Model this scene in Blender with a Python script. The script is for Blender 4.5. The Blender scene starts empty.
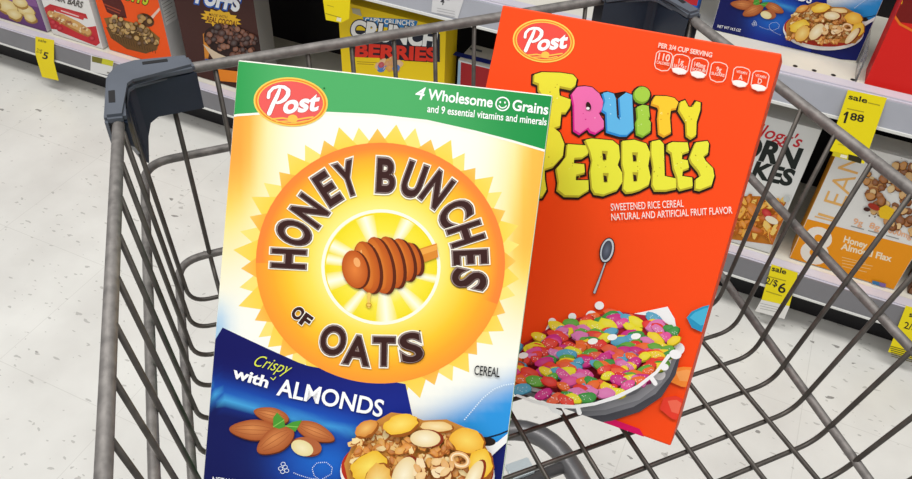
import bpy, bmesh, math, random
from mathutils import Vector, Matrix
SC = bpy.context.scene
COL = SC.collection
R_ = random.Random(7)

# ------------------------------------------------------------------ camera model (912 x 479)
F, CX, CY = 790.0, 456.0, 239.5
_s = Vector((-2565, -865, F)).normalized()
_d = Vector(((F*F-865*850)/2565, 850, F)).normalized()
Zc = -_d
Xc = -_s; Xc = (Xc - Zc*Xc.dot(Zc)).normalized()
Yc = Zc.cross(Xc)
RW = Matrix((Xc, Yc, Zc))            # world = RW @ camera (x right, y down, z forward)
CAM = Vector((0, 0, 1.25))
def ray(x, y): return RW @ Vector(((x-CX)/F, (y-CY)/F, 1.0))
def on_z(x, y, z): r = ray(x, y); return CAM + r*((z-CAM.z)/r.z)
def on_plane(x, y, p, n): r = ray(x, y); return CAM + r*((p-CAM).dot(n)/r.dot(n))
def on_y(x, y, yy): r = ray(x, y); return CAM + r*((yy-CAM.y)/r.y)
def proj(P):
    c = RW.transposed() @ (P-CAM); return (CX+F*c.x/c.z, CY+F*c.y/c.z)

cam = bpy.data.cameras.new('camera'); co = bpy.data.objects.new('camera', cam); COL.objects.link(co)
cam.sensor_fit = 'HORIZONTAL'; cam.sensor_width = 36; cam.lens = 36*F/912; cam.clip_start = .01
m = RW @ Matrix(((1,0,0),(0,-1,0),(0,0,-1)))
co.matrix_world = Matrix.Translation(CAM) @ m.to_4x4()
SC.camera = co

# ------------------------------------------------------------------ colours and materials
def lin(h):
    if not isinstance(h, str): return tuple(h)
    h = h.lstrip('#'); o = []
    for i in (0, 2, 4):
        c = int(h[i:i+2], 16)/255
        o.append(c/12.92 if c <= .04045 else ((c+.055)/1.055)**2.4)
    return tuple(o)
def mix(a, b, t):
    t = max(0, min(1, t)); a = lin(a); b = lin(b)
    return tuple(a[i]*(1-t)+b[i]*t for i in range(3))
def sm(a, b, x):
    t = max(0, min(1, (x-a)/(b-a))); return t*t*(3-2*t)
def mat(name, col, rough=.5, metal=0, spec=.4, noise=0, scale=40, bump=0):
    mt = bpy.data.materials.new(name); mt.use_nodes = True; nt = mt.node_tree; b = nt.nodes['Principled BSDF']
    b.inputs['Roughness'].default_value = rough; b.inputs['Metallic'].default_value = metal
    b.inputs['Specular IOR Level'].default_value = spec
    c = lin(col); b.inputs['Base Color'].default_value = (*c, 1)
    tc = nt.nodes.new('ShaderNodeTexCoord'); nz = nt.nodes.new('ShaderNodeTexNoise'); nz.inputs['Scale'].default_value = scale
    nz.inputs['Detail'].default_value = 3
    nt.links.new(tc.outputs['Object'], nz.inputs['Vector'])
    rp = nt.nodes.new('ShaderNodeValToRGB'); rp.color_ramp.elements[0].position = .3; rp.color_ramp.elements[1].position = .7
    k = noise
    rp.color_ramp.elements[0].color = (*[v*(1-k) for v in c], 1); rp.color_ramp.elements[1].color = (*[min(1, v*(1+k)) for v in c], 1)
    nt.links.new(nz.outputs['Fac'], rp.inputs['Fac']); nt.links.new(rp.outputs['Color'], b.inputs['Base Color'])
    if bump:
        bp = nt.nodes.new('ShaderNodeBump'); bp.inputs['Strength'].default_value = bump; bp.inputs['Distance'].default_value = .001
        nt.links.new(nz.outputs['Fac'], bp.inputs['Height']); nt.links.new(bp.outputs['Normal'], b.inputs['Normal'])
    return mt
def ink_mat(name, rough=.5, spec=.2):
    mt = bpy.data.materials.new(name); mt.use_nodes = True; nt = mt.node_tree; b = nt.nodes['Principled BSDF']
    b.inputs['Roughness'].default_value = rough; b.inputs['Specular IOR Level'].default_value = spec
    a = nt.nodes.new('ShaderNodeVertexColor'); a.layer_name = 'Ink'
    mu = nt.nodes.new('ShaderNodeMixRGB'); mu.blend_type = 'MULTIPLY'; mu.inputs[0].default_value = 1; mu.inputs[2].default_value = (.86, .86, .86, 1)   # ink on board never reaches full white
    nt.links.new(a.outputs['Color'], mu.inputs[1]); nt.links.new(mu.outputs[0], b.inputs['Base Color'])
    return mt
INK = ink_mat('printed_board')
STEEL = mat('zinc_wire_shaded', '#504b46', .45, .5, .5, .25, 90, .3)  # same zinc as the rim, with the wires' shade put into the colour
RIMST = mat('zinc_rim_lit', '#75716e', .55, .4, .4, .25, 140, .5)  # zinc of rim and rails, its lit tone put into the colour
TUBE = mat('chassis_tube_paint', '#6c6b6c', .35, .5, .5, .1)
NAVY = mat('navy_plastic', '#232b3a', .42, 0, .4, .08, 30)
CAPGREY = mat('slate_plastic', '#51565f', .48, 0, .4, .08, 30)
BLACK = mat('black_rubber', '#151416', .6)
CHROME = mat('bracket_zinc', '#c9d3d6', .3, .4)

# ------------------------------------------------------------------ object helpers
def link(name, me, mt, parent=None):
    o = bpy.data.objects.new(name, me); COL.objects.link(o)
    for x in (mt if isinstance(mt, (list, tuple)) else [mt]): me.materials.append(x)
    if parent is not None: o.parent = parent
    return o
def thing(name, loc, label, cat, group=None):
    o = bpy.data.objects.new(name, None); COL.objects.link(o); o.location = loc; o.empty_display_size = .05
    o['label'] = label; o['category'] = cat
    if group: o['group'] = group
    return o
def bm_obj(name, bm, mt, parent=None, smooth=False, off=None):
    bmesh.ops.recalc_face_normals(bm, faces=bm.faces)
    if parent is not None: bmesh.ops.translate(bm, verts=bm.verts, vec=-Vector(parent.location))
    me = bpy.data.meshes.new(name); bm.to_mesh(me); bm.free()
    if smooth:
        for p in me.polygons: p.use_smooth = True
    return link(name, me, mt, parent)
def add_box(bm, x0, x1, y0, y1, z0, z1):
    v = [bm.verts.new(p) for p in ((x0,y0,z0),(x1,y0,z0),(x1,y1,z0),(x0,y1,z0),(x0,y0,z1),(x1,y0,z1),(x1,y1,z1),(x0,y1,z1))]
    for f in ((0,3,2,1),(4,5,6,7),(0,1,5,4),(1,2,6,5),(2,3,7,6),(3,0,4,7)): bm.faces.new([v[i] for i in f])
def add_tube(bm, pts, r, n=10, closed=False):
    pts = [Vector(p) for p in pts]; N = len(pts); rings = []
    up = None
    for i, p in enumerate(pts):
        a = pts[(i-1) % N] if (closed or i > 0) else p; b = pts[(i+1) % N] if (closed or i < N-1) else p
        t = (b-a).normalized()
        if up is None:
            up = Vector((0,0,1)) if abs(t.z) < .9 else Vector((1,0,0))
        up = (up - t*up.dot(t)).normalized(); w = t.cross(up)
        rings.append([bm.verts.new(p + up*r*math.cos(2*math.pi*k/n) + w*r*math.sin(2*math.pi*k/n)) for k in range(n)])
    for i in range(N if closed else N-1):
        A = rings[i]; B = rings[(i+1) % N]
        for k in range(n): bm.faces.new((A[k], A[(k+1) % n], B[(k+1) % n], B[k]))
    if not closed:
        bm.faces.new(rings[0][::-1]); bm.faces.new(rings[-1])
def fillet(pts, rad, n=6):
    pts = [Vector(p) for p in pts]; out = [pts[0]]
    for i in range(1, len(pts)-1):
        a, b, c = pts[i-1], pts[i], pts[i+1]
        r = min(rad, (a-b).length*.48, (c-b).length*.48)
        p0 = b+(a-b).normalized()*r; p1 = b+(c-b).normalized()*r
        for k in range(n+1):
            t = k/n; out.append(p0*(1-t)**2+b*2*t*(1-t)+p1*t*t)
    out.append(pts[-1]); return out
def prism(bm, poly, z0, z1):
    lo = [bm.verts.new((*p, z0)) for p in poly]; hi = [bm.verts.new((*p, z1)) for p in poly]; n = len(poly)
    bm.faces.new(lo[::-1]); bm.faces.new(hi)
    for i in range(n): bm.faces.new((lo[i], lo[(i+1) % n], hi[(i+1) % n], hi[i]))

# ------------------------------------------------------------------ lettering
_tc = {}
def glyphs(s, bold=0.0):
    """triangles of a text, x normalised 0..1 over its width, cap height 1"""
    key = (s, round(bold, 4))
    if key in _tc: return _tc[key]
    def tri(t, off):
        cu = bpy.data.curves.new('lettering', 'FONT'); cu.body = t; cu.size = 1; cu.offset = off; cu.resolution_u = 5; cu.fill_mode = 'FRONT'
        ob = bpy.data.objects.new('lettering', cu); COL.objects.link(ob)
        dg = bpy.context.evaluated_depsgraph_get(); me = ob.evaluated_get(dg).to_mesh(); me.calc_loop_triangles()
        vs = [(v.co.x, v.co.y) for v in me.vertices]; ts = [tuple(l.vertices) for l in me.loop_triangles]
        ob.evaluated_get(dg).to_mesh_clear(); bpy.data.objects.remove(ob); bpy.data.curves.remove(cu)
        return vs, ts
    vs0, _ = tri(s, 0); hs, _ = tri('H', 0)
    cap = max(v[1] for v in hs); x0 = min(v[0] for v in vs0); x1 = max(v[0] for v in vs0)
    vs, ts = tri(s, bold) if bold else tri(s, 0)
    w = (x1-x0) or 1
    _tc[key] = ([((v[0]-x0)/w, v[1]/cap) for v in vs], ts, w/cap)
    return _tc[key]

# ------------------------------------------------------------------ printed art: flat inks on a face
def clip_poly(poly, quad):
    for i in range(len(quad)):
        a = quad[i]; b = quad[(i+1) % len(quad)]
        def side(p): return (b[0]-a[0])*(p[1]-a[1])-(b[1]-a[1])*(p[0]-a[0])
        out = []
        for j in range(len(poly)):
            p = poly[j]; q = poly[(j+1) % len(poly)]; sp = side(p); sq = side(q)
            if sp >= 0: out.append(p)
            if (sp >= 0) != (sq >= 0):
                t = sp/(sp-sq); out.append(tuple(p[k]+(q[k]-p[k])*t for k in range(5)))
        poly = out
        if len(poly) < 3: return []
    return poly
class Art:
    """collects coloured polygons drawn in a face's own drawing coordinates; mp maps (x, y) to a point on the face"""
    def __init__(s, mp, n, quad=None, dl=8e-6, lift=2.5e-4):
        s.mp = mp; s.n = n; s.quad = quad; s.dl = dl; s.lift = lift; s.k = 0; s.start()
    def start(s): s.V = []; s.Fc = []; s.C = []
    def raw(s, polys):
        """polys: list of lists of (x,y,r,g,b), one layer"""
        s.k += 1; h = s.n*(s.lift+s.dl*s.k)
        for p in polys:
            if s.quad: p = clip_poly(p, s.quad)
            if len(p) < 3: continue
            b = len(s.V)
            for q in p: s.V.append(s.mp(q[0], q[1])+h); s.C.append(q[2:5])
            s.Fc.append(tuple(range(b, b+len(p))))
    def poly(s, pts, c):
        c = lin(c); s.raw([[(x, y, *c) for x, y in pts]])
    def cpoly(s, pts, c):
        """concave outline: triangulated before clipping"""
        from mathutils.geometry import tessellate_polygon
        c = lin(c); ts = tessellate_polygon([[Vector((x, y, 0)) for x, y in pts]])
        s.raw([[(pts[i][0], pts[i][1], *c) for i in t] if orient([pts[i] for i in t]) else [(pts[i][0], pts[i][1], *c) for i in t[::-1]] for t in ts])
    def ell(s, cx, cy, rx, ry, a, c, n=22, c2=None, wob=0, rnd=None):
        a = math.radians(a); ca, sa = math.cos(a), math.sin(a); pts = []
        for i in range(n):
            t = 2*math.pi*i/n; k = 1+(rnd.uniform(-wob, wob) if wob else 0)
            x = rx*math.cos(t)*k; y = ry*math.sin(t)*k; pts.append((cx+x*ca-y*sa, cy+x*sa+y*ca))
        if c2 is None: s.poly(pts, c)
        else:
            ci = lin(c2); co_ = lin(c)
            s.raw([[(cx, cy, *ci), (*pts[i], *co_), (*pts[(i+1) % n], *co_)] for i in range(n)])
    def ring(s, cx, cy, rx, ry, a, w, c, n=36):
        a = math.radians(a); ca, sa = math.cos(a), math.sin(a); c = lin(c)
        def P(t, k): x = (rx+k)*math.cos(t); y = (ry+k)*math.sin(t); return (cx+x*ca-y*sa, cy+x*sa+y*ca, *c)
        s.raw([[P(2*math.pi*i/n, -w/2), P(2*math.pi*i/n, w/2), P(2*math.pi*(i+1)/n, w/2), P(2*math.pi*(i+1)/n, -w/2)] for i in range(n)])
    def radial(s, cx, cy, stops, n=64, asp=1.0):
        out = []
        for (r0, c0), (r1, c1) in zip(stops, stops[1:]):
            c0 = lin(c0); c1 = lin(c1)
            for i in range(n):
                t0 = 2*math.pi*i/n; t1 = 2*math.pi*(i+1)/n
                P = lambda r, t, c: (cx+r*math.cos(t), cy+r*asp*math.sin(t), *c)
                out.append([P(r0, t0, c0), P(r1, t0, c1), P(r1, t1, c1), P(r0, t1, c0)] if r0 > 0 else [P(0, 0, c0), P(r1, t0, c1), P(r1, t1, c1)])
        s.raw(out)
    def stroke(s, pts, w, c, caps=True):
        c = lin(c); out = []; N = len(pts)
        ws = w if isinstance(w, (list, tuple)) else [w]*N
        for i in range(N-1):
            (x0, y0), (x1, y1) = pts[i], pts[i+1]; L = math.hypot(x1-x0, y1-y0) or 1; nx, ny = -(y1-y0)/L/2, (x1-x0)/L/2
            q = [(x0+nx*ws[i], y0+ny*ws[i], *c), (x0-nx*ws[i], y0-ny*ws[i], *c), (x1-nx*ws[i+1], y1-ny*ws[i+1], *c), (x1+nx*ws[i+1], y1+ny*ws[i+1], *c)]
            out.append(q)
        s.raw(out)
        if caps:
            s.raw([[(x+ww/2*math.cos(2*math.pi*k/8), y+ww/2*math.sin(2*math.pi*k/8), *c) for k in range(8)] for (x, y), ww in zip(pts, ws)])
    def grid(s, x0, y0, x1, y1, nx, ny, fn):
        out = []
        X = [x0+(x1-x0)*i/nx for i in range(nx+1)]; Y = [y0+(y1-y0)*i/ny for i in range(ny+1)]
        G = [[fn(x, y) for x in X] for y in Y]
        for j in range(ny):
            for i in range(nx):
                out.append([(X[i], Y[j], *G[j][i]), (X[i+1], Y[j], *G[j][i+1]), (X[i+1], Y[j+1], *G[j+1][i+1]), (X[i], Y[j+1], *G[j+1][i])])
        s.raw(out)
    def text(s, t, p0, p1, h, c, bold=0.0, shear=0.0, up=None):
        vs, ts, _ = glyphs(t, bold); c = lin(c)
        dx, dy = p1[0]-p0[0], p1[1]-p0[1]; L = math.hypot(dx, dy)
        if up is None: up = (dy/L*h, -dx/L*h)
        else:
            k = h/math.hypot(*up); up = (up[0]*k, up[1]*k)
        ux, uy = dx/L, dy/L
        def P(v): return (p0[0]+dx*v[0]+up[0]*v[1]+ux*shear*h*v[1], p0[1]+dy*v[0]+up[1]*v[1]+uy*shear*h*v[1], *c)
        s.raw([[P(vs[i]) for i in (t_ if dx*up[1]-dy*up[0] > 0 else t_[::-1])] for t_ in ts])
    def letter(s, ch, cx, cy, ang, w, h, layers):
        """one letter centred at cx,cy; ang is its reading direction in degrees; layers of (bold, colour, dx, dy)"""
        a = math.radians(ang); dx, dy = math.cos(a), math.sin(a); ux, uy = math.sin(a), -math.cos(a)
        for b, c, ox, oy in layers:
            p0 = (cx-dx*w/2-ux*h/2+ox, cy-dy*w/2-uy*h/2+oy); p1 = (p0[0]+dx*w, p0[1]+dy*w)
            s.text(ch, p0, p1, h, c, b)
    def part(s, name, parent, label=None, mt=None):
        if not s.V: return None
        o0 = Vector(parent.matrix_world.translation if parent.parent else parent.location)
        me = bpy.data.meshes.new(name); me.from_pydata([v-o0 for v in s.V], [], s.Fc)
        at = me.color_attributes.new('Ink', 'FLOAT_COLOR', 'POINT')
        for i, c in enumerate(s.C): at.data[i].color = (*c, 1)
        o = link(name, me, mt or INK, parent)
        if label: o['label'] = label
        s.start(); return o
def orient(p):
    return sum(p[i][0]*p[(i+1) % len(p)][1]-p[(i+1) % len(p)][0]*p[i][1] for i in range(len(p))) > 0
def grow(pts, d):
    """offset an outline outwards by d"""
    if not orient(pts): pts = pts[::-1]
    n = len(pts); out = []
    for i in range(n):
        a, b, c = pts[i-1], pts[i], pts[(i+1) % n]
        def nn(p, q): L = math.hypot(q[0]-p[0], q[1]-p[1]) or 1; return ((q[1]-p[1])/L, -(q[0]-p[0])/L)
        n0, n1 = nn(a, b), nn(b, c); mx, my = n0[0]+n1[0], n0[1]+n1[1]; L2 = mx*mx+my*my
        k = 2/max(L2, .9); out.append((b[0]+mx*d*k/1.0*.5*1.0*1.0 if False else b[0]+mx*d*min(k, 1.3), b[1]+my*d*min(k, 1.3)))
    return out
def tint(me, fn):
    at = me.color_attributes.new('Ink', 'FLOAT_COLOR', 'CORNER')
    for p in me.polygons:
        c = lin(fn(p.normal, p.center))
        for li in p.loop_indices: at.data[li].color = (*c, 1)
def carton(parent, TL, ux, vy, W, H, D, front, side, top=None, name='carton', flap=None):
    """folded board box: TL = front top-left corner, ux right, vy down, n = out of the front"""
    n = vy.cross(ux).normalized()
    if n.dot(CAM-TL) < 0: n = -n
    bm = bmesh.new()
    P = lambda u, v, w: TL+ux*u+vy*v-n*w
    vs = [bm.verts.new(P(*q)) for q in ((0,0,0),(W,0,0),(W,H,0),(0,H,0),(0,0,D),(W,0,D),(W,H,D),(0,H,D))]
    for f in ((0,1,2,3),(4,7,6,5),(0,4,5,1),(1,5,6,2),(2,6,7,3),(3,7,4,0)): bm.faces.new([vs[i] for i in f])
    bmesh.ops.bevel(bm, geom=bm.edges[:], offset=.0009, segments=2, profile=.5, affect='EDGES')
    o = bm_obj(name, bm, INK, parent)
    top = top or front
    def fn(nn, c):
        if nn.dot(n) > .6: return front
        if abs(nn.dot(vy)) > .6: return top
        if abs(nn.dot(ux)) > .6: return side
        return front
    tint(o.data, fn)
    # folded top flaps: an inner and an outer leaf with a tuck line
    bm = bmesh.new()
    for (a0, a1, t) in ((.006, D*.62, .0004), (D*.40, D-.002, .0003)):
        q = [P(u, -t*k-.0001, w) for k in (0, 1) for (u, w) in ((.002, a0), (W-.002, a0), (W-.002, a1), (.002, a1))]
        v = [bm.verts.new(x) for x in q]
        for f in ((0,1,2,3),(4,7,6,5),(0,4,5,1),(1,5,6,2),(2,6,7,3),(3,7,4,0)): bm.faces.new([v[i] for i in f])
    fo = bm_obj('top_flap', bm, INK, parent); tint(fo.data, lambda nn, c: flap or top)
    return o, n

# ------------------------------------------------------------------ the shop floor
def floor_mat():
    mt = bpy.data.materials.new('speckled_vinyl_tile'); mt.use_nodes = True; nt = mt.node_tree; N = nt.nodes; L = nt.links; b = N['Principled BSDF']
    b.inputs['Roughness'].default_value = .38; b.inputs['Specular IOR Level'].default_value = .35
    tc = N.new('ShaderNodeTexCoord')
    def mth(op, a, v=None, c=None):
        n = N.new('ShaderNodeMath'); n.operation = op
        for i, x in enumerate((a, v, c)):
            if x is None: continue
            if isinstance(x, (int, float)): n.inputs[i].default_value = x
            else: L.new(x, n.inputs[i])
        return n.outputs[0]
    sp = N.new('ShaderNodeSeparateXYZ'); L.new(tc.outputs['Object'], sp.inputs[0])
    T = .2894
    def seam(o, off):
        u = mth('FRACT', mth('ADD', mth('DIVIDE', mth('SUBTRACT', o, off), T), .5)); return mth('LESS_THAN', mth('ABSOLUTE', mth('SUBTRACT', u, .5)), .0024)
    s = mth('MAXIMUM', seam(sp.outputs[0], .28), seam(sp.outputs[1], .24))
    cloud = N.new('ShaderNodeTexNoise'); cloud.inputs['Scale'].default_value = 7; cloud.inputs['Detail'].default_value = 6; L.new(tc.outputs['Object'], cloud.inputs['Vector'])
    rp = N.new('ShaderNodeValToRGB'); rp.color_ramp.elements[0].position = .3; rp.color_ramp.elements[1].position = .72
    rp.color_ramp.elements[0].color = (*lin('#d0cec9'), 1); rp.color_ramp.elements[1].color = (*lin('#dfded9'), 1); L.new(cloud.outputs['Fac'], rp.inputs[0])
    def flecks(scale, rot, st, th, soft, nth):
        mp = N.new('ShaderNodeMapping'); mp.inputs['Rotation'].default_value = (0, 0, rot); mp.inputs['Scale'].default_value = (1, st, 1); L.new(tc.outputs['Object'], mp.inputs[0])
        ns = N.new('ShaderNodeTexNoise'); ns.inputs['Scale'].default_value = 35; L.new(mp.outputs[0], ns.inputs['Vector'])
        mx = N.new('ShaderNodeMixRGB'); mx.inputs[0].default_value = .035; L.new(mp.outputs[0], mx.inputs[1]); L.new(ns.outputs['Color'], mx.inputs[2])
        vo = N.new('ShaderNodeTexVoronoi'); vo.inputs['Scale'].default_value = scale; L.new(mx.outputs[0], vo.inputs['Vector'])
        sc = N.new('ShaderNodeSeparateColor'); L.new(vo.outputs['Color'], sc.inputs[0])
        pick = mth('GREATER_THAN', sc.outputs[0], nth)
        size = mth('MULTIPLY', sc.outputs[1], th)
        return mth('MULTIPLY', pick, mth('LESS_THAN', vo.outputs['Distance'], size))
    f1 = flecks(32, .5, 2.3, .25, 0, .62); f2 = flecks(16, -.4, 2.4, .15, 0, .66); f3 = flecks(60, 1.1, 1.9, .26, 0, .66)
    def over(base, fac, col, k):
        m_ = N.new('ShaderNodeMixRGB'); L.new(mth('MULTIPLY', fac, k), m_.inputs[0]); L.new(base, m_.inputs[1]); m_.inputs[2].default_value = (*lin(col), 1); return m_.outputs[0]
    c = over(rp.outputs[0], f1, '#96938e', .55); c = over(c, f3, '#9a9791', .55); c = over(c, f2, '#6a6763', .75); c = over(c, s, '#a5a29b', .3)
    L.new(c, b.inputs['Base Color']); return mt
bm = bmesh.new(); add_box(bm, -4.5, 3.0, -1.6, 2.2, -.02, 0)
fl = bm_obj('floor', bm, floor_mat()); fl['kind'] = 'structure'; fl['label'] = 'off-white speckled vinyl tile floor of the shop aisle'

# ------------------------------------------------------------------ shelving
YL = 1.307; ZLO, ZLT = .100, .154; ZUL, ZUT = .511, .568
X0, X1 = -3.0, 1.7
sh = thing('store_shelf', (-.6, 1.6, 0), 'grey metal store shelving unit filled with cereal boxes along the aisle', 'shelf')
DECKM = mat('cream_deck_enamel', '#d3cfc3', .45, 0, .3, .05, 12); RAILG = mat('grey_price_rail', '#77767a', .4, 0, .4, .05, 15)
RAILL = mat('pale_price_rail', '#a9abb4', .38, 0, .4, .05, 15); LIPM = mat('pale_deck_edge', '#c6c2cc', .35, 0, .4, .04, 15)
KICK = mat('black_kick_plate', '#121014', .5); BACKM = mat('dark_back_panel', '#131014', .6, 0, .3, .1, 20); EDGE = mat('white_rail_edge', '#d8d8d4', .4)
def sbox(name, mt, *a, label=None, bevel=0):
    bm = bmesh.new(); add_box(bm, *a)
    if bevel: bmesh.ops.bevel(bm, geom=bm.edges[:], offset=bevel, segments=2, affect='EDGES')
    o = bm_obj(name, bm, mt, sh)
    if label: o['label'] = label
    return o
sbox('kick_plate', KICK, X0, X1, 1.372, 1.385, 0, ZLO, label='black recessed kick plate')
sbox('base_deck', DECKM, X0, X1, YL+.03, 1.62, ZLO+.002, ZLT-.002)
sbox('deck_edge', LIPM, X0, X1, YL+.002, YL+.03, ZLO+.004, ZLT, bevel=.003)
sbox('price_rail', RAILG, X0, X1, YL-.003, YL+.002, ZLO+.003, ZLT-.003, bevel=.001)
sbox('rail_edge', EDGE, X0, X1, YL-.006, YL+.004, ZLO-.001, ZLO+.003, label='white lower edge of the price rail')
sbox('back_panel', BACKM, X0, X1, 1.62, 1.64, 0, 1.5)
sbox('shelf_deck', DECKM, X0, X1, YL+.03, 1.62, ZUT-.022, ZUT-.004)
sbox('deck_edge', LIPM, X0, X1, YL+.002, YL+.03, ZUL+.004, ZUT, bevel=.003)
sbox('price_rail', RAILL, X0, X1, YL-.003, YL+.002, ZUL+.003, ZUT-.003, bevel=.001)
sbox('rail_edge', EDGE, X0, X1, YL-.006, YL+.004, ZUL-.001, ZUL+.004)
for xx in (X0, -1.75, -.52, .71, X1-.04):
    sbox('bracket', BACKM, xx, xx+.02, 1.40, 1.62, ZUT-.09, ZUT-.022)
# punched holes along the front of the upper deck
p = on_z(796, 64, ZUT); q = on_z(815, 68.5, ZUT); dxh = (q-p).x
for k in range(-5, 4):
    bm = bmesh.new(); x0, y0 = p.x+dxh*k, p.y
    prism(bm, [(x0+.0042*math.cos(t*.6283), y0+.0042*math.sin(t*.6283)) for t in range(10)], ZUT-.0045, ZUT-.0038)
    bm_obj('punched_hole', bm, KICK, sh)
# clear upright divider beside the red box on the upper shelf
GL = bpy.data.materials.new('clear_plastic'); GL.use_nodes = True; g = GL.node_tree.nodes['Principled BSDF']
g.inputs['Base Color'].default_value = (.92, .93, .95, 1); g.inputs['Roughness'].default_value = .0; g.inputs['Transmission Weight'].default_value = .9; g.inputs['IOR'].default_value = 1.05
pd = on_y(868, 70, 1.34)
sbox('shelf_divider', GL, pd.x-.012, pd.x-.009, YL+.035, YL+.16, ZUT-.004, ZUT+.045, label='clear plastic shelf divider')

UX, VY, NF = Vector((1, 0, 0)), Vector((0, 0, -1)), Vector((0, -1, 0))
def shelf_box(px_label, cat, group, xL, xR, yf, z0, h, d, front, side, top=None, nm='cereal_box'):
    e = thing(nm, ((xL+xR)/2, yf+d/2, z0), px_label, cat, group)
    carton(e, Vector((xL, yf, z0+h)), UX, VY, xR-xL, h, d, front, side, top)
    quad = [proj(Vector(q)) for q in ((xL+.001, yf, z0+h-.001), (xR-.001, yf, z0+h-.001), (xR-.001, yf, z0+.001), (xL+.001, yf, z0+.001))]
    A = Art(lambda x, y: on_y(x, y, yf), NF, quad, dl=1.5e-5)
    return e, A
def blobs(A, n, inside, size, cols, rnd, asp=.65, wob=.12, dark=None):
    for _ in range(n):
        for _t in range(40):
            x, y = inside(rnd)
            if x is not None: break
        if x is None: continue
        r = size*rnd.uniform(.75, 1.25); an = rnd.uniform(0, 180)
        c = rnd.choice(cols)
        if dark: A.ell(x+r*.12, y+r*.18, r*1.08, r*asp*1.1, an, dark, 9, wob=wob, rnd=rnd)
        A.ell(x, y, r, r*asp, an, c, 10, c2=mix(c, '#ffffff', .10), wob=wob, rnd=rnd)
def in_ell(cx, cy, rx, ry, ang=0):
    a = math.radians(ang)
    def f(r):
        t = r.uniform(0, 6.283); k = math.sqrt(r.random()); x = rx*k*math.cos(t); y = ry*k*math.sin(t)
        return cx+x*math.cos(a)-y*math.sin(a), cy+x*math.sin(a)+y*math.cos(a)
    return f

# ------------------------------------------------------------------ the honey oat box (drawn in photo coordinates of its own front face)
def brand_oval(A, cx, cy, rx, ry, tilt, red):
    k = rx/37.0
    A.ell(cx, cy, rx, ry, tilt, '#f6d25c', 40); A.ell(cx, cy, rx*.955, ry*.94, tilt, '#f08a2c', 40)
    A.ell(cx, cy, rx*.90, ry*.885, tilt, '#f8cf55', 40); A.ell(cx, cy, rx*.87, ry*.845, tilt, red, 40)
    T = lambda x, y: (cx+(x-291)*k, cy+(y-102)*k)
    for col, w in (('#c23438', 1.2), ('#ffffff', 0)):
        for pts, ws in ((((280, 89.5), (277.5, 96), (273.5, 104), (269.5, 113.5)), (3, 4, 4.2, 4.4)),
                        (((268.8, 97.5), (269.5, 92.5), (273.5, 88.2), (279, 86.6), (285, 87.4), (288.6, 90.6), (288.3, 95), (285, 99.5), (281, 102), (277.5, 103)), (3.4, 3.2, 2.9, 3.0, 3.6, 4.3, 4.4, 4.2, 3.4, 2.6))):
            A.stroke([T(*q) for q in pts], [(v+w)*k for v in ws], col)
        A.text('ost', T(283.4, 113.2), T(317.2, 110.0), 17.2*k, col, .036+.014*(w > 0), .3)
    # half sun and furrows
    A.ell(*T(293, 118.6), 5*k, 4*k, 0, '#f6c552', 14)
    A.stroke([T(272, 119), T(283, 118), T(294, 120), T(306, 118), T(313, 117)], 1.5*k, '#f6c552')
    A.stroke([T(277, 121.6), T(288, 121), T(298, 122.4), T(307, 120.6)], 1.3*k, '#f6c552')
def flake_bowl(A, rnd):
    A.ell(418, 472, 77, 40, 2, '#f4f2ee', 44); A.ell(418, 468, 76, 36, 2, '#b9301d', 44)
    A.cpoly([(486, 437), (497, 441), (514, 427), (513.5, 435), (499, 448), (484, 462)], '#f3f3f2')
    A.ell(487, 440, 9, 4.5, 5, '#241a18', 16)
    A.cpoly([(345, 462), (352, 446), (356, 436), (362, 424), (376, 420), (392, 411), (408, 413), (424, 419), (447, 418), (470, 428), (484, 442), (492, 456), (492, 474), (484, 492), (352, 494)], '#d2903f')
    tan = ['#e6a850', '#dc8f38', '#f0c67c', '#cf8032', '#f5d99a', '#e59a44', '#f2b95c']
    for cx, cy, rx, ry, n in ((385, 436, 24, 15, 60), (415, 470, 62, 18, 120), (440, 445, 40, 17, 80), (400, 486, 50, 8, 40), (362, 447, 10, 12, 20)):
        blobs(A, n, in_ell(cx, cy, rx, ry), 4.4, tan, rnd, .6, .28, '#b2652a')
    Y = [(403, 420, 17, 9.5, -14, '#f4bf35', '#fbe070'), (369, 424, 12, 7, -30, '#d98a38', '#f1c06c'), (372, 461, 19, 13, -22, '#eebb32', '#f9e268'), (468, 436, 17, 12, 15, '#efb035', '#f8d766'), (481, 459, 12, 15, 10, '#f0b92f', '#fae06a'), (380, 476, 13, 18, 14, '#e9b04a', '#f6dd8e'), (438, 422, 16, 5, 3, '#ecc57e', '#f7e2ae')]
    for x, y, rx, ry, an, c, c2 in Y:
        A.ell(x+1, y+1.6, rx*1.05, ry*1.08, an, '#9a5417', 20, wob=.07, rnd=rnd); A.ell(x, y, rx, ry, an, c, 22, c2=c2, wob=.08, rnd=rnd)
    for x, y, rx, ry, an in ((427, 434, 15, 8.5, 2), (406, 470, 11, 19, 22), (474, 473, 7, 19, 26)):
        A.ell(x+1.8, y, rx*1.1, ry*1.07, an, '#8a3014', 22); A.ell(x, y, rx, ry, an, '#ecd29a', 22, c2='#faf0d2')
    A.ring(461, 455, 8.5, 6, 20, 4.5, '#eab679', 20); A.ring(461, 455, 8.5, 6, 20, 1.5, '#f8e2bd', 20)
    blobs(A, 16, in_ell(438, 464, 22, 10), 5.6, ['#f0c98c', '#e4ac66', '#f6dcae'], rnd, .62, .15, '#8a4515')
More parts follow.
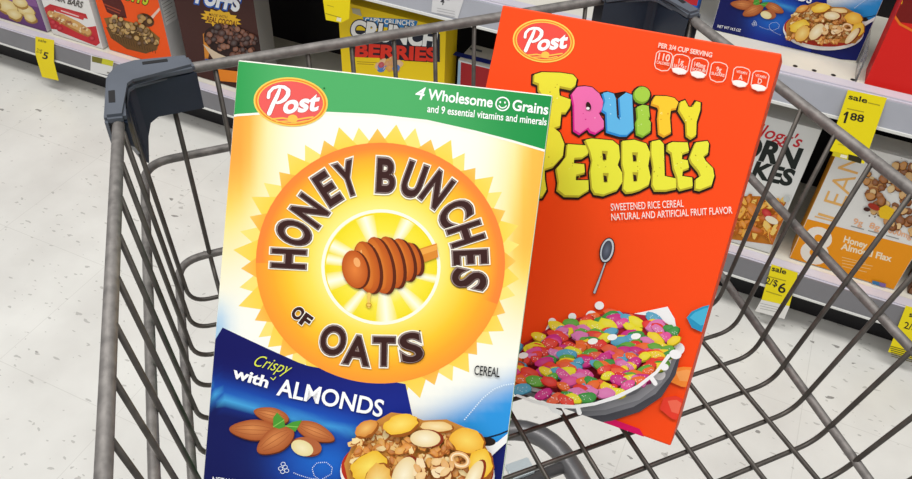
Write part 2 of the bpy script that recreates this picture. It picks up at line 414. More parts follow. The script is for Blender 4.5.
def almonds(A):
    def nut(x, y, rx, ry, an, tip):
        a = math.radians(an); pts = []
        for i in range(26):
            t = 2*math.pi*i/26; k = 1-.32*max(0, math.cos(t)*tip)**2*abs(math.sin(t)) ; xx = rx*math.cos(t); yy = ry*math.sin(t)*(1-.28*max(0, math.cos(t)*tip))
            pts.append((x+xx*math.cos(a)-yy*math.sin(a), y+xx*math.sin(a)+yy*math.cos(a)))
        A.poly([(px+.6, py+1.2) for px, py in pts], '#5b2a16')
        c1 = lin('#a9552a'); c2 = lin('#dd8f52'); A.raw([[(x-2, y-2, *c2), (*pts[i], *c1), (*pts[(i+1) % 26], *c1)] for i in range(26)])
        for q in (-.45, 0, .45):
            A.stroke([(x+rx*t*math.cos(a)-q*ry*(1-t*t)*math.sin(a), y+rx*t*math.sin(a)+q*ry*(1-t*t)*math.cos(a)) for t in (-.75, -.4, 0, .4, .75)], .5, '#a4552c', False)
    nut(272, 414.5, 18, 8, 14, -1); nut(254, 429, 24, 10.5, 2, -1); nut(316, 431, 20.5, 9, 22, 1); nut(276, 439.5, 21, 12, -32, -1)
    A.ell(307, 446, 15.5, 9.5, 14, '#7a371b', 24); A.ell(308, 445, 14.6, 8.6, 14, '#b2633a', 24); A.ell(303, 447, 11.5, 7.6, 22, '#e9d99c', 22, c2='#f6ecc0')
    for pts in (((274, 426), (274, 417), (278, 411.5), (285, 419), (286, 426), (280, 428)), ((286, 425), (293, 421), (303, 419), (299, 426), (296, 431), (292, 428))):
        A.cpoly(list(pts), '#4c9a35'); A.stroke([pts[0], ((pts[0][0]+pts[3][0])/2, (pts[0][1]+pts[3][1])/2), pts[3]], .8, '#8cc85c', False)
def dotted(A, pts, step, r, c):
    acc = 0
    for (x0, y0), (x1, y1) in zip(pts, pts[1:]):
        L = math.hypot(x1-x0, y1-y0); t = -acc
        while t+step <= L: t += step; A.ell(x0+(x1-x0)*t/L, y0+(y1-y0)*t/L, r, r, 0, c, 6)
        acc = L-t
def honey_front(A, e, ownlabel=True):
    rnd = random.Random(11)
    XL = lambda y: 238-.0835*(y-60)
    XR = lambda y: 553-.131*(y-95)
    def bg(x, y):
        c = lin('#fbfbf1'); dl = x-XL(y); dr = XR(y)-x
        wl = math.exp(-(max(0, dl)/46)**2)*(1-sm(170, 330, y)); wr = math.exp(-(max(0, dr)/44)**2)*(1-sm(240, 375, y))
        c = mix(c, '#fbe26a', 1.15*max(wl, wr)); c = mix(c, '#f9a23c', sm(.55, 1, wl)*(1-sm(150, 240, y))*.95); c = mix(c, '#f9ae3e', sm(.6, 1, wr)*(1-sm(230, 330, y))*.8)
        tl = math.exp(-(max(0, dl)/14)**2)*sm(285, 330, y); c = mix(c, '#8fc3ea', tl*.9)
        b = sm(0, 1, ((y-374)+(x-472)*.45)/48); c = mix(c, '#2c96e0', b)
        return c
    A.grid(195, 55, 560, 520, 40, 48, bg)
    # sunburst
    tips = [(251.5,196.8,0),(263.9,182.8,1),(279.2,172,2),(287.5,153.4,0),(305.1,144.8,1),(324.1,140.3,2),(339,127,0),(358.8,127.5,1),(377.5,128.6,2),(396.4,124.5,0),(415.4,128,1),(431,139.5,2),(451.2,139.9,0),(464.9,153,1),(475.6,167.9,2),(493.4,176.5,0),(502,191.8,1),(505.3,210.7,2),(518.5,225.5,0),(519.3,244.5,1),(516,261,2),(519.3,279,0),(515.2,295.5,1),(505.3,312.9,2),(504,331,0),(493,344.8,1),(477.2,354.7,2),(469.3,372.4,0),(452.5,381,1),(434.7,384.9,2),(420,398,0),(404,398,1),(386,396,2),(366,398,0),(346,392,1),(328,386,2),(308,382,0),(291,371,1),(279,358,2),(268,347,0),(258.6,337.3,1),(254.9,320.3,2),(238.5,306,0),(239.5,287.3,1),(241.2,268.4,2),(233.3,249.8,0),(240.2,231.3,1),(249.8,216.5,2)]
    cc = (380.5, 263)
    for kind in (1, 0, 2):
        col = ('#fbd448', '#fbe272', '#fbb236')[kind]; out = []
        c0 = lin(col); c1 = lin(mix(col, '#ffe98a', .35))
        for x, y, k in tips:
            if k != kind: continue
            a = math.atan2(y-cc[1], x-cc[0]); h = math.radians(7.2 if kind == 0 else 6.0)
            B = lambda t: (cc[0]+121*math.cos(t), cc[1]+117*math.sin(t), *c0)
            out.append([(x, y, *c1), B(a+h), B(a), B(a-h)])
        A.raw(out)
    A.radial(*cc, [(0, '#f9ee8a'), (58, '#f9ee86'), (72, '#fbe25a'), (92, '#fdc930'), (108, '#fcae2c'), (118, '#fa8c34'), (124.6, '#f8853a')], asp=.966)
    A.radial(382, 268, [(0, '#fdfbe8'), (20, '#fbf6b4'), (38, '#f8e848'), (57, '#f2dc1e')], asp=.97)
    rays = []; cw = lin('#fdfce6'); cb = lin('#f6e63a')
    for i, (an, w) in enumerate(((-108, 6), (-62, 5), (-155, 5), (-20, 3), (12, 3), (48, 5), (85, 7), (128, 4), (165, 6), (190, 4))):
        t = math.radians(an); h = math.radians(w)
        h *= 1.7; ce = lin('#f5e22c'); rays += [[(382, 268, *cw), (382+56*math.cos(t-h), 268+54*math.sin(t-h), *ce), (382+56*math.cos(t), 268+54*math.sin(t), *cw)], [(382, 268, *cw), (382+56*math.cos(t), 268+54*math.sin(t), *cw), (382+56*math.cos(t+h), 268+54*math.sin(t+h), *ce)]]
    A.raw(rays); A.ring(381, 267, 58, 56.2, 0, 3.2, '#fdfbe6', 64)
    A.part('sunburst_artwork', e, 'printed yellow sunburst and white board ground' if ownlabel else None)
    # blue panel
    def blue(x, y):
        c = mix('#10125e', '#17298e', sm(355, 440, y+(x-210)*.12)); d = (y-(391+(x-208)*.262))
        c = mix(c, '#1a55bd', math.exp(-((d+2)/13)**2)*.9); c = mix(c, '#4fb6ec', math.exp(-((d-3)/4.2)**2)*(.9-.25*sm(290, 340, x)))
        c = mix(c, '#10144f', sm(6, 16, d)*(1-sm(250, 300, x))*.85); c = mix(c, '#1d6ccf', math.exp(-((x-325)/42)**2-((y-462)/22)**2)*.9)
        return c
    cols = 22; rows = 26; out = []
    topc = lambda x: (343-(x-215)*1.6 if x < 225 else 327+(x-225)*.437 if x < 312 else 365+(x-312)*.182)
    rgt = lambda y: 405+(y-381.5)*.22
    for i in range(cols):
        for j in range(rows):
            def P(ii, jj):
                fx = ii/cols; x = 196+(fx*(rgt(430)-196)); yt = topc(x); y = yt+(530-yt)*(jj/rows)**1.2
                xx = 196+fx*(rgt(y)-196); return (xx, y, *blue(xx, y))
            out.append([P(i, j), P(i+1, j), P(i+1, j+1), P(i, j+1)])
    A.raw(out)
    A.cpoly([(405, 455), (485, 447), (512, 436), (512, 530), (405, 530)], '#101a68')
    A.stroke([(484, 438.5), (500, 434), (515, 427.5)], 1.6, '#14243f', False)
    if not ownlabel: pass
    out = []
    c = lin('#fb9a35')
    out = []
    for i in range(40):
        t0 = math.radians(20+i*4); t1 = math.radians(24+i*4)
        P = lambda r, t, cl: (cc[0]+r*math.cos(t), cc[1]+r*.966*math.sin(t), *lin(cl))
        out.append([P(108, t0, '#fcae2c'), P(124.6, t0, '#fa9a34'), P(124.6, t1, '#fa9a34'), P(108, t1, '#fcae2c')])
    A.raw(out)
    A.part('almond_panel', e, 'printed navy panel with a light blue streak' if ownlabel else None)
    # banner
    bx = [(230, 115.5), (237.6, 114), (280, 111), (328.6, 111.8), (375, 114), (400, 116.8), (427, 119.8), (476, 130.7), (512, 140), (545, 149.6), (560, 154)]
    out = []; g0 = lin('#3aa65a'); g1 = lin('#1f9a48')
    for (xa, ya), (xb, yb) in zip(bx, bx[1:]):
        gk = lambda x: mix('#4fae66', '#179145', sm(400, 545, x)) if x > 250 else mix('#2f9e50', '#4fae66', sm(236, 262, x))  # paler green across the middle is the board's gloss reflection, painted in
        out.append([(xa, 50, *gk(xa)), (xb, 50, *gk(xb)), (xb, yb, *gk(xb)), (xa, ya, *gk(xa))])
    A.stroke([(x, y+1) for x, y in bx], 2.6, '#fbfaee', False); A.raw(out)
    A.stroke([(237, 60.4), (300, 67.2), (396, 78), (480, 87.4), (554, 95.8)], 1.5, '#f2f5ec', False)
    w = '#ffffff'
    A.text('4', (414, 98.4), (422.6, 99.9), 12.5, w, .006, .2); A.text('Wholesome', (428, 99.3), (492, 107.3), 10.2, w, .022)
    A.ring(502.6, 104, 6.6, 6.6, 0, 1.3, w, 24)
    A.ell(500.3, 102.2, .9, 1.2, 0, w, 8); A.ell(505, 102.6, .9, 1.2, 0, w, 8); A.stroke([(499, 105.6), (500.8, 107.6), (503, 108), (505.2, 107.2), (506.3, 105.8)], 1.1, w)
    A.text('Grains', (512.3, 110), (547.5, 114.5), 10.2, w, .022)
    A.text('and 9 essential vitamins and minerals', (427.3, 112), (546.3, 125.4), 7.2, w, .012)
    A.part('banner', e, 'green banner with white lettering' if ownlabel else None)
    brand_oval(A, 291, 102, 37.2, 24.6, 4, '#ee5f5b'); A.ell(324.5, 88.3, 1, 1, 0, '#1c6a34', 8)
    A.part('brand_badge', e, 'red oval badge with a gold rim' if ownlabel else None)
    # title
    lay = [(.092, '#fbf6e6', 0, 0), (.062, '#3a1d1a', 0, 0)]
    for ch, x, y, an, w_ in (('H', 288.9, 258.6, -87, 21), ('O', 294.4, 232.6, -69, 26), ('N', 310, 210.7, -54, 23), ('E', 327.6, 188.6, -33, 17), ('Y', 347.6, 178.6, -18, 20),
                        ('B', 386.2, 175.3, 3, 20), ('U', 413.7, 179.8, 20, 22), ('N', 437, 189.6, 37, 23), ('C', 455.2, 213, 57, 23), ('H', 465.9, 233.8, 72, 21), ('E', 470.3, 257, 87, 15), ('S', 469.3, 279.2, 102, 19)):
        A.letter(ch, x, y, an, w_*.82, 31.5, lay)
        A.letter(ch, x, y, an, w_*.82, 31.5, [(.048, '#9a8680', -.2, -.2), (.028, '#3a1d1a', .1, .1)])
    for ch, x, y, an, w_, h in (('O', 333.5, 340, 14, 27, 28), ('A', 357.6, 350, 7, 27, 28), ('T', 384.2, 351, 1, 23, 28), ('S', 411.5, 347, -9, 22, 28)):
        A.letter(ch, x, y, an, w_*.86, h*.95, lay); A.letter(ch, x, y, an, w_*.86, h*.95, [(.048, '#9a8680', -.2, -.2), (.028, '#3a1d1a', .1, .1)])
    for ch, x, y, an, w_, h in (('O', 298.6, 313, 40, 10, 11.5), ('F', 306.6, 320, 36, 7.5, 11.5)):
        A.letter(ch, x, y, an, w_, h, [(.10, '#fbf6e6', 0, 0), (.055, '#3a1d1a', 0, 0)])
    A.ell(420, 330.5, .9, .9, 0, '#3a1d1a', 8)
    A.part('title_lettering', e, 'dark brown curved title letters with cream outlines' if ownlabel else None)
    # dipper
    A.cpoly([(412, 251), (437, 243), (438.5, 257), (414, 266)], '#dd8a2e'); A.cpoly([(412, 252), (437, 244.5), (437.5, 249.5), (413, 258)], '#efa648')
    for x, y, rx, ry, an in ((412.5, 258.5, 8, 17, -16), (403, 259.5, 10, 22, -15), (391, 262, 11.5, 26.5, -14), (379.5, 265, 12.5, 29, -13), (367, 267, 12.5, 26.5, -12)):
        A.ell(x+3.4, y+.8, rx, ry, an, '#5e240b', 26); A.ell(x, y, rx, ry, an, '#b9541a', 26, c2='#de7a26')
        A.ell(x-2.0, y-1, rx*.62, ry*.9, an, '#cd6a20', 22, c2='#ee9440')
        A.stroke([(x-rx*.2-2+1.5*q, y+ry*q*.55-ry*.3) for q in (-.6, -.2, .2)], 1.2, '#f7b870')
    A.ell(357.5, 269.5, 13, 19.5, -12, '#5e240b', 26); A.ell(355.3, 269, 12.6, 19.2, -12, '#bb5418', 26, c2='#e8843a'); A.ell(357.5, 262, 3.2, 5, -20, '#f3ab68', 14)
    A.stroke([(369.5, 294), (369, 300), (369.4, 306)], [4, 2.2, 3.4], '#f0c863'); A.ring(369.2, 304.5, 2.6, 1.8, 0, .8, '#d19a2e', 14)
    A.part('dipper_picture', e, 'printed picture of a wooden honey dipper' if ownlabel else None)
    A.text('Crispy', (252.5, 364.5), (288, 373.5), 11.5, '#dfe64a', -.004, .45); A.stroke([(271.5, 377), (274, 379.2), (276.5, 376.4)], .9, '#dfe64a')
    A.part('tagline_lettering', e, 'lime handwritten lettering' if ownlabel else None)
    A.text('with', (233.5, 376.5), (267.3, 386.8), 10.4, w, .034); A.text('ALMONDS', (277.6, 394), (381.5, 416), 16.2, w, .02)
    A.part('panel_lettering', e, 'bold white lettering' if ownlabel else None)
    A.text('CEREAL', (474.2, 373.8), (499.5, 376.6), 9.2, '#2c2b2d', .012)
    A.part('small_lettering', e, 'small dark lettering' if ownlabel else None)
    A.text('NET WT 14.5 OZ', (213, 481.5), (260, 487.5), 5.8, w, .01)
    A.part('weight_lettering', e, 'small white weight lettering' if ownlabel else None)
    almonds(A); A.part('almond_picture', e, 'printed picture of whole almonds' if ownlabel else None)
    for x, y in ((281.5, 467.5), (286, 466), (284, 463), (287.5, 469.5), (283.5, 470.5)): A.ring(x, y, 2.2, 1.9, 0, .6, '#e8eef8', 10)
    dotted(A, [(293, 471), (300, 474), (310, 477), (322, 478.5), (332, 473), (333, 466), (327, 461), (318, 461.5), (313, 467), (315, 474), (322, 480), (331, 484), (341, 487)], 2.0, .55, '#e8eef8')
    A.part('bee_trail', e, 'white outline bee with a dotted trail' if ownlabel else None)
    dotted(A, [(463.5, 420), (472, 410), (483, 397), (494, 388), (504, 384), (517, 382)], 2.4, .75, '#e6f2fb')
    A.part('dotted_trail', e, 'white dotted line' if ownlabel else None)
    flake_bowl(A, rnd)
    A.part('cereal_picture', e, 'printed picture of a bowl of golden flakes' if ownlabel else None)

# pose of the two boxes standing in the basket
def rodr(w):
    v = Vector(w); return Matrix.Rotation(v.length, 3, v.normalized())
K1 = .95
RH = RW @ rodr((.114, .0918, .1234)); TLH = CAM + (RW @ Vector((-.1348, -.111, .4883)))*K1
uH, vH = RH.col[0].copy(), RH.col[1].copy(); nH = -RH.col[2].copy()
WH, HH, DH = .195*K1, .2745, .050
eH = thing('cereal_box', TLH+uH*WH/2+vH*HH-nH*DH/2, 'green-topped honey oat cereal box with a sunburst front, standing in the cart', 'cereal box')
carton(eH, TLH, uH, vH, WH, HH, DH, '#f4f1e4', '#2f9e50', '#f1efe6', flap='#efeee6')
qH = [proj(TLH+uH*a_+vH*b_) for a_, b_ in ((.0006, .0004), (WH-.0006, .0004), (WH-.0006, HH-.0006), (.0006, HH-.0006))]
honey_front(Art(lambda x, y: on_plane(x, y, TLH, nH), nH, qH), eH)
def hb_uv(x, y):
    P = on_plane(x, y, TLH, nH)-TLH; return P.dot(uH), P.dot(vH)

K2 = .945
RF = RW @ rodr((.1652, .3816, .2419)); TLF = CAM + (RW @ Vector((.033, -.1663, .5603)))*K2
uF, vF = RF.col[0].copy(), RF.col[1].copy(); nF = -RF.col[2].copy()
WF, HF, DF = .19*K2, .2714*K2, .045
eF = thing('cereal_box', TLF+uF*WF/2+vF*HF-nF*DF/2, 'orange-red fruity rice cereal box with chunky multicoloured title, leaning in the cart', 'cereal box')
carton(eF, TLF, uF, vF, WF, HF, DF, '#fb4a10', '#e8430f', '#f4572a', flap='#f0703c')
qF = [proj(TLF+uF*a_+vF*b_) for a_, b_ in ((.0006, .0004), (WF-.0006, .0004), (WF-.0006, HF-.0006), (.0006, HF-.0006))]
def fruity_front(A, e):
    rnd = random.Random(5)
    brand_oval(A, 543.8, 41, 31, 21.6, 5, '#ee4f45'); A.part('brand_badge', e, 'red oval badge with a gold rim')
    # stone title
    s1 = lambda pts: [(520+x/7.6, 75+y/7.6) for x, y in pts]; s2 = lambda pts: [(620+x/7.6, 80+y/7.6) for x, y in pts]
    s3 = lambda pts: [(530+x/6.56, 130+y/6.56) for x, y in pts]; s4 = lambda pts: [(620+x/6.56, 130+y/6.56) for x, y in pts]
    el = lambda cx, cy, rx, ry: [(cx+rx*math.cos(t*.3927), cy+ry*math.sin(t*.3927)) for t in range(16)]
    yel = ('#ece63e', '#b7a62a', '#f3ee7c')
    let = [
     (s1([(100,5),(160,-14),(300,-10),(400,5),(430,40),(420,90),(385,118),(300,100),(296,128),(300,165),(385,195),(380,250),(345,300),(312,300),(303,400),(240,420),(150,400),(170,180),(135,125),(135,80),(98,65)]), ('#e8e03a', '#b3a125', '#f5f08a')),
     (s1([(430,98),(490,92),(545,102),(600,150),(630,210),(625,270),(597,300),(635,360),(636,410),(570,455),(528,440),(512,415),(450,458),(405,430),(402,240),(385,155)]), ('#f06fb0', '#d8208a', '#f9b4d8')),
     (s1([(620,145),(660,135),(710,150),(727,190),(735,330),(752,352),(756,330),(746,180),(800,140),(850,160),(862,420),(810,470),(755,470),(655,440),(648,300),(618,280),(638,210)]), ('#63b7ea', '#2a86cf', '#a9dcf7')),
     (s2(el(163, 120, 64, 62)), ('#a8cf45', '#7ba326', '#cfe58a')),
     (s2([(120,215),(165,195),(215,205),(225,290),(215,308),(232,330),(230,400),(170,440),(122,420),(115,330),(127,300)]), ('#a8cf45', '#7ba326', '#cfe58a')),
     (s2([(262,128),(350,130),(410,145),(442,180),(425,228),(385,235),(378,300),(386,410),(330,440),(290,415),(282,300),(290,230),(285,212),(235,195),(240,165)]), ('#fbcb2f', '#e09a1c', '#fde27a')),
     (s2([(450,175),(490,160),(518,212),(545,212),(572,168),(610,180),(608,240),(580,330),(576,430),(535,456),(500,430),(495,330),(440,240)]), ('#f0df34', '#c2a822', '#f8f08c')),
     (s3([(20,-20),(150,-10),(195,25),(225,100),(215,180),(150,250),(95,268),(97,330),(108,400),(80,448),(10,450)]), yel),
     (s3([(240,98),(310,103),(378,108),(382,165),(340,192),(290,195),(287,225),(355,230),(360,290),(302,305),(300,335),(382,335),(385,402),(320,442),(225,440),(175,400),(182,350),(168,260),(195,230),(232,180)]), yel),
     (s3([(355,72),(400,62),(540,75),(582,110),(590,190),(575,240),(605,290),(605,350),(570,402),(480,435),(420,425),(400,390),(390,280),(402,210),(388,150)]), yel),
     (s4([(8,78),(90,70),(170,95),(198,160),(184,245),(200,318),(188,368),(130,400),(80,416),(38,420),(14,395),(22,290),(8,230)]), yel),
     (s4([(200,82),(258,70),(286,100),(292,308),(365,324),(368,390),(300,405),(225,405),(205,368),(212,250),(198,160)]), yel),
     (s4([(308,98),(340,85),(442,88),(452,148),(407,165),(405,198),(442,205),(452,258),(410,275),(407,308),(472,318),(476,380),(390,402),(374,380),(368,320),(345,258),(332,160),(304,140)]), yel),
     (s4([(490,88),(570,78),(582,98),(576,160),(545,182),(560,210),(608,258),(617,310),(600,370),(520,402),(488,395),(490,330),(522,308),(510,278),(462,222),(450,190),(468,140)]), yel)]
    for pts, _ in let: A.cpoly(grow(pts, 1.9), '#2c120c')
    for pts, _ in let: A.cpoly([(x-.4, y+1.0) for x, y in grow(pts, 1.3)], '#2c120c')
    for pts, (c, dk, lt) in let:
        A.cpoly(pts, dk)
        g_ = grow(pts, -.55); A.cpoly([(x+1.0, y-1.5) for x, y in g_], c)
        cx = sum(x for x, y in pts)/len(pts); cy = sum(y for x, y in pts)/len(pts)
        for _ in range(5): A.ell(cx+rnd.uniform(-6, 6), cy+rnd.uniform(-14, 8), rnd.uniform(.4, 1.0), rnd.uniform(.3, .7), rnd.uniform(0, 180), dk if rnd.random() < .6 else lt, 7)
        pass
    hole = '#2c120c'
    A.ell(589, 106, 2.4, 4.2, -15, hole, 14); A.ell(588.4, 108.5, 1.8, 1.4, 0, '#f4eef0', 10)
    for x, y in ((604.6, 155.4), (605.6, 177.4), (634.8, 156.8), (635.2, 176.6)):
        A.cpoly([(x-2.2, y-4.6), (x+3.6, y-4.4), (x+3.0, y-1), (x+2.2, y+4.4), (x-1.2, y+4.6)], '#b7a62a'); A.cpoly([(x-1.6, y-2.2), (x+1.4, y-1.4), (x+2.1, y+4.2), (x-1.2, y+4.4)], hole)
    A.ell(581, 168, .01, .01, 0, hole, 6)
    A.part('title_lettering', e, 'chunky stone-like title letters in pink, blue, green and yellow')
    w = '#fbe9e2'
    A.k += 0
    A.text('SWEETENED RICE CEREAL', (611.5, 210.6), (684, 206.6), 7.0, w, .004); A.text('NATURAL AND ARTIFICIAL FRUIT FLAVOR', (612, 220.2), (732.5, 213.2), 6.8, w, .004)
    A.part('description_lettering', e, 'two lines of small white lettering'); w = '#f7d3c6'
    A.text('PER 3/4 CUP SERVING', (658.6, 47.6), (711.8, 57.5), 4.6, w, .03)
    for i, (x, y, t1, t2, foot) in enumerate(((663.8, 61.2, '110', 'CALORIES', 0), (681, 64.6, '1g', 'SAT FAT', 1), (699.6, 68.2, '140mg', 'SODIUM', 1), (718.6, 72.4, '9g', 'SUGARS', 0), (741, 77.2, 'VITAMIN', 'A', 1), (760, 81.2, 'VITAMIN', 'D', 1))):
        T = lambda a_, b_: (x+a_*.982-b_*.19, y+a_*.19+b_*.982)
        o = [T(-8.2, -6.5), T(-6, -9), T(0, -10), T(6, -9), T(8.2, -6.5), T(8.0, 5), T(6, 8.5), T(0, 10), T(-6, 8.5), T(-8.0, 5)]
        A.stroke(o+[o[0]], .9, w, False)
        if i < 4:
            A.text(t1, T(-5.6 if i in (0, 2) else -2.5, -.6), T(5.6 if i in (0, 2) else 2.5, -.6), 6.6 if i == 0 else 4.6, w, .02); A.text(t2, T(-6.5, 3.6), T(6.5, 3.6), 2.8, w, .02)
        else:
            A.text(t1, T(-5.4, -3.4), T(5.4, -3.4), 2.6, w, .015); A.text(t2, T(-1.9, 2.6), T(1.9, 2.6), 4.8, w, .02)
        if foot: A.cpoly([T(-7.6, 5.2), T(-3.5, 3.8), T(0, 3.5), T(3.5, 3.8), T(7.6, 5.2), T(5.6, 8.4), T(0, 9.6), T(-5.6, 8.4)], '#fbf2ee')
    A.part('nutrition_shields', e, 'small white nutrition shields')
    # spoon, gummies, bowl
    A.stroke([(606, 262), (601, 276), (595, 292)], [2.2, 2.6, 3.2], '#2c1a18'); A.stroke([(606, 262), (601, 276), (595, 292)], [1.2, 1.6, 2.2], '#b9bcc6')
    A.ell(607.6, 250, 7.4, 13, 14, '#2c1a18', 24); A.ell(607.6, 250, 6.4, 12, 14, '#c7cbd4', 24); A.ell(607.4, 250, 4.8, 10, 14, '#3d3f4c', 24, c2='#6a6e80')
    A.part('spoon_picture', e, 'printed grey spoon')
    A.cpoly([(687, 317), (692, 311), (703, 306), (715, 303), (712, 330), (703, 332), (692, 327)], '#2a93bd'); A.cpoly([(690, 317), (695, 312), (704, 308), (713, 306), (711, 322), (701, 325)], '#49b2d6')
    A.part('candy_picture', e, 'blue sugar-coated fruit piece')
    A.cpoly([(672, 368), (684, 366), (700, 367), (694, 387), (682, 386), (668, 380)], '#f78a33'); A.cpoly([(676, 371), (686, 369), (697, 370), (693, 381), (680, 380)], '#faa257')
    A.part('candy_picture', e, 'orange sugar-coated fruit piece')
    A.cpoly([(664, 397), (676, 395), (692, 402), (686, 421), (672, 418), (660, 408)], '#ea3d2c'); A.cpoly([(668, 400), (677, 399), (686, 405), (682, 414), (672, 411)], '#f26a52')
    A.part('candy_picture', e, 'red sugar-coated fruit piece')
    A.cpoly([(588, 409), (640, 428), (648, 442), (585, 425)], '#d80a5e')
    A.part('candy_picture', e, 'magenta printed piece at the bottom edge')
    A.cpoly([(508, 372), (528, 388), (560, 399), (600, 399), (635, 388), (660, 366), (678, 338), (682, 350), (676, 374), (662, 396), (640, 411), (612, 420), (585, 424), (500, 398)], '#4f4e55')
    A.cpoly([(508, 374), (528, 390), (560, 401), (600, 401), (635, 390), (660, 369), (677, 345), (678, 356), (670, 376), (656, 393), (634, 406), (606, 414), (580, 416), (500, 394)], '#8b8a90')
    A.cpoly([(560, 404), (600, 404), (636, 393), (660, 374), (668, 368), (662, 382), (640, 399), (606, 409), (575, 411)], '#a9a8ad')
    mk = '#f6f2f3'
    A.cpoly([(505, 355), (520, 352), (545, 340), (575, 318), (590, 322), (640, 312), (668, 306), (675, 318), (680, 345), (668, 366), (640, 384), (625, 388), (622, 398), (612, 394), (598, 396), (588, 401), (572, 398), (580, 404), (562, 404), (554, 394), (530, 390), (505, 380)], mk)
    for x, y, r in ((573, 316, 4), (553, 321, 4), (600, 305, 4.6), (592, 315, 5.5), (606, 318, 5), (678, 348, 7), (667, 361, 4.5), (588, 400, 5), (560, 399, 7), (660, 374, 6)): A.ell(x, y, r, r*.9, 0, mk, 18)
    A.stroke([(552, 322), (546, 334), (534, 346)], 3.6, mk)
    cols = ['#ee4030', '#e8352c', '#f46a26', '#f0e02a', '#f4d226', '#e8529c', '#e27ab6', '#d42a86', '#67a83a', '#3f9440', '#5aa7c8', '#f2603a']
    import_ok = [(505, 352), (530, 340), (552, 326), (580, 317), (620, 311), (655, 316), (673, 326), (676, 344), (662, 364), (640, 380), (612, 390), (585, 396), (556, 392), (528, 385), (505, 378)]
    def inp(r):
        x = r.uniform(508, 676); y = r.uniform(312, 394); n = len(import_ok); ins = False
        for i in range(n):
            (xa, ya), (xb, yb) = import_ok[i], import_ok[i-1]
            if (ya > y) != (yb > y) and x < (xb-xa)*(y-ya)/(yb-ya)+xa: ins = not ins
        return (x, y) if ins else (None, None)
    A.cpoly(import_ok, '#b02030')
    pts = sorted([q for q in (inp(rnd) for _ in range(900)) if q[0] is not None], key=lambda q: q[1])[::3]
    for x, y in pts:
        c = rnd.choice(cols); r = rnd.uniform(7.0, 10.5); an = rnd.uniform(-35, 35)
        A.ell(x+.6, y+1.1, r, r*.56, an, mix(c, '#200808', .55), 11, wob=.1, rnd=rnd); A.ell(x, y, r*.97, r*.53, an, c, 13, c2=mix(c, '#ffffff', .07), wob=.13, rnd=rnd)
        if rnd.random() < .75:
            for _ in range(8): A.ell(x+rnd.uniform(-.6, .6)*r, y+rnd.uniform(-.3, .3)*r, .55, .45, 0, mix(c, '#ffffff', .6), 5)
    A.stroke([(524, 389), (540, 395), (558, 399), (580, 400), (600, 397), (622, 390), (642, 380), (660, 366), (672, 350)], [2.4, 3, 4, 3.4, 3, 4, 3.4, 3, 3.6], mk)
    for pts_, w_ in (([(556, 399), (560, 404), (566, 406)], 5), ([(583, 400), (585, 406)], 4.4), ([(655, 371), (659, 377)], 4.4)): A.stroke(pts_, w_, mk)
    A.ell(678.5, 348.5, 6, 4.6, 10, mk, 16); A.ell(668, 361, 4, 3.4, 0, mk, 14)
    for x, y in ((617, 332), (640, 331), (598, 336), (530, 350)): A.ell(x, y, 5, 3, -10, '#fbf7f5', 12)
    A.part('cereal_picture', e, 'printed picture of a grey bowl of colourful rice flakes')
fruity_front(Art(lambda x, y: on_plane(x, y, TLF, nF), nF, qF), eF)

# ------------------------------------------------------------------ boxes on the shelves
Z1 = ZLT; Z2 = ZUT-.004
G1 = 'cereal boxes on the bottom shelf'; G2 = 'cereal boxes on the upper shelf'
rnd = random.Random(3)
# purple cracker box
e, A = shelf_box('purple snack box with pale crackers beside the white and red bar box', 'cereal box', G1, -2.02, -1.795, 1.345, Z1, .19, .06, '#6a3f78', '#d8d4d8', nm='snack_box')
A.cpoly([(-30, -30), (50, -30), (50, 10), (-30, -8)], '#8a5a94')
for x, y, r in ((7, 6, 11), (26, 10, 9), (-8, 2, 9), (14, 14, 8), (30, 17, 7), (20, 2, 8)):
    A.ell(x+1, y+2, r, r*.62, 25, '#a87f38', 12, wob=.1, rnd=rnd); A.ell(x, y, r, r*.6, 25, '#e3c77c', 12, c2='#f4e6b6', wob=.1, rnd=rnd)
A.part('front_artwork', e, 'printed picture of pale crackers')
# fruit snack bars
e, A = shelf_box('white and red snack bar box beside the purple box on the bottom shelf', 'cereal box', G1, -1.775, -1.6, 1.345, Z1, .19, .05, '#efece8', '#dcd9d6', nm='snack_bar_box')
A.cpoly([(42, 9), (50, 4), (86, 14), (88, 19), (54, 10), (60, 30), (46, 28)], '#c62f35'); A.cpoly([(43, 8), (52, 22), (58, 31), (96, 46), (100, 43), (96, 26), (82, 28), (60, 14)], '#cf3038')
A.stroke([(56, 9), (84, 18)], 4.4, '#cf3a3e', False); A.stroke([(61, 10.5), (79, 16.6)], 1.2, '#eec8c4', False)
A.stroke([(50, 14), (62, 19), (76, 26), (88, 33)], [6, 9, 10, 8], '#b9793a'); A.stroke([(50, 13), (62, 18), (76, 25), (88, 32)], [5, 8, 8, 6.5], '#dba965')
blobs(A, 40, lambda r: (lambda t: (50+38*t+r.uniform(-1, 1), 13.5+19.5*t+r.uniform(-3.5, 3.5)))(r.random()), 1.5, ['#efd09a', '#c98d4c', '#f3ddb0', '#a6622c'], rnd)
for x, y in ((56, 26), (60, 28), (53, 22), (92, 38)): A.ell(x, y, 3.2, 2.6, 20, '#b3182a', 10, c2='#e2525a')
A.text('SNACK BARS', (44, -3.5), (82, 7.8), 6.0, '#57504c', .02)
A.part('front_artwork', e, 'red printed panel with a cereal bar picture')
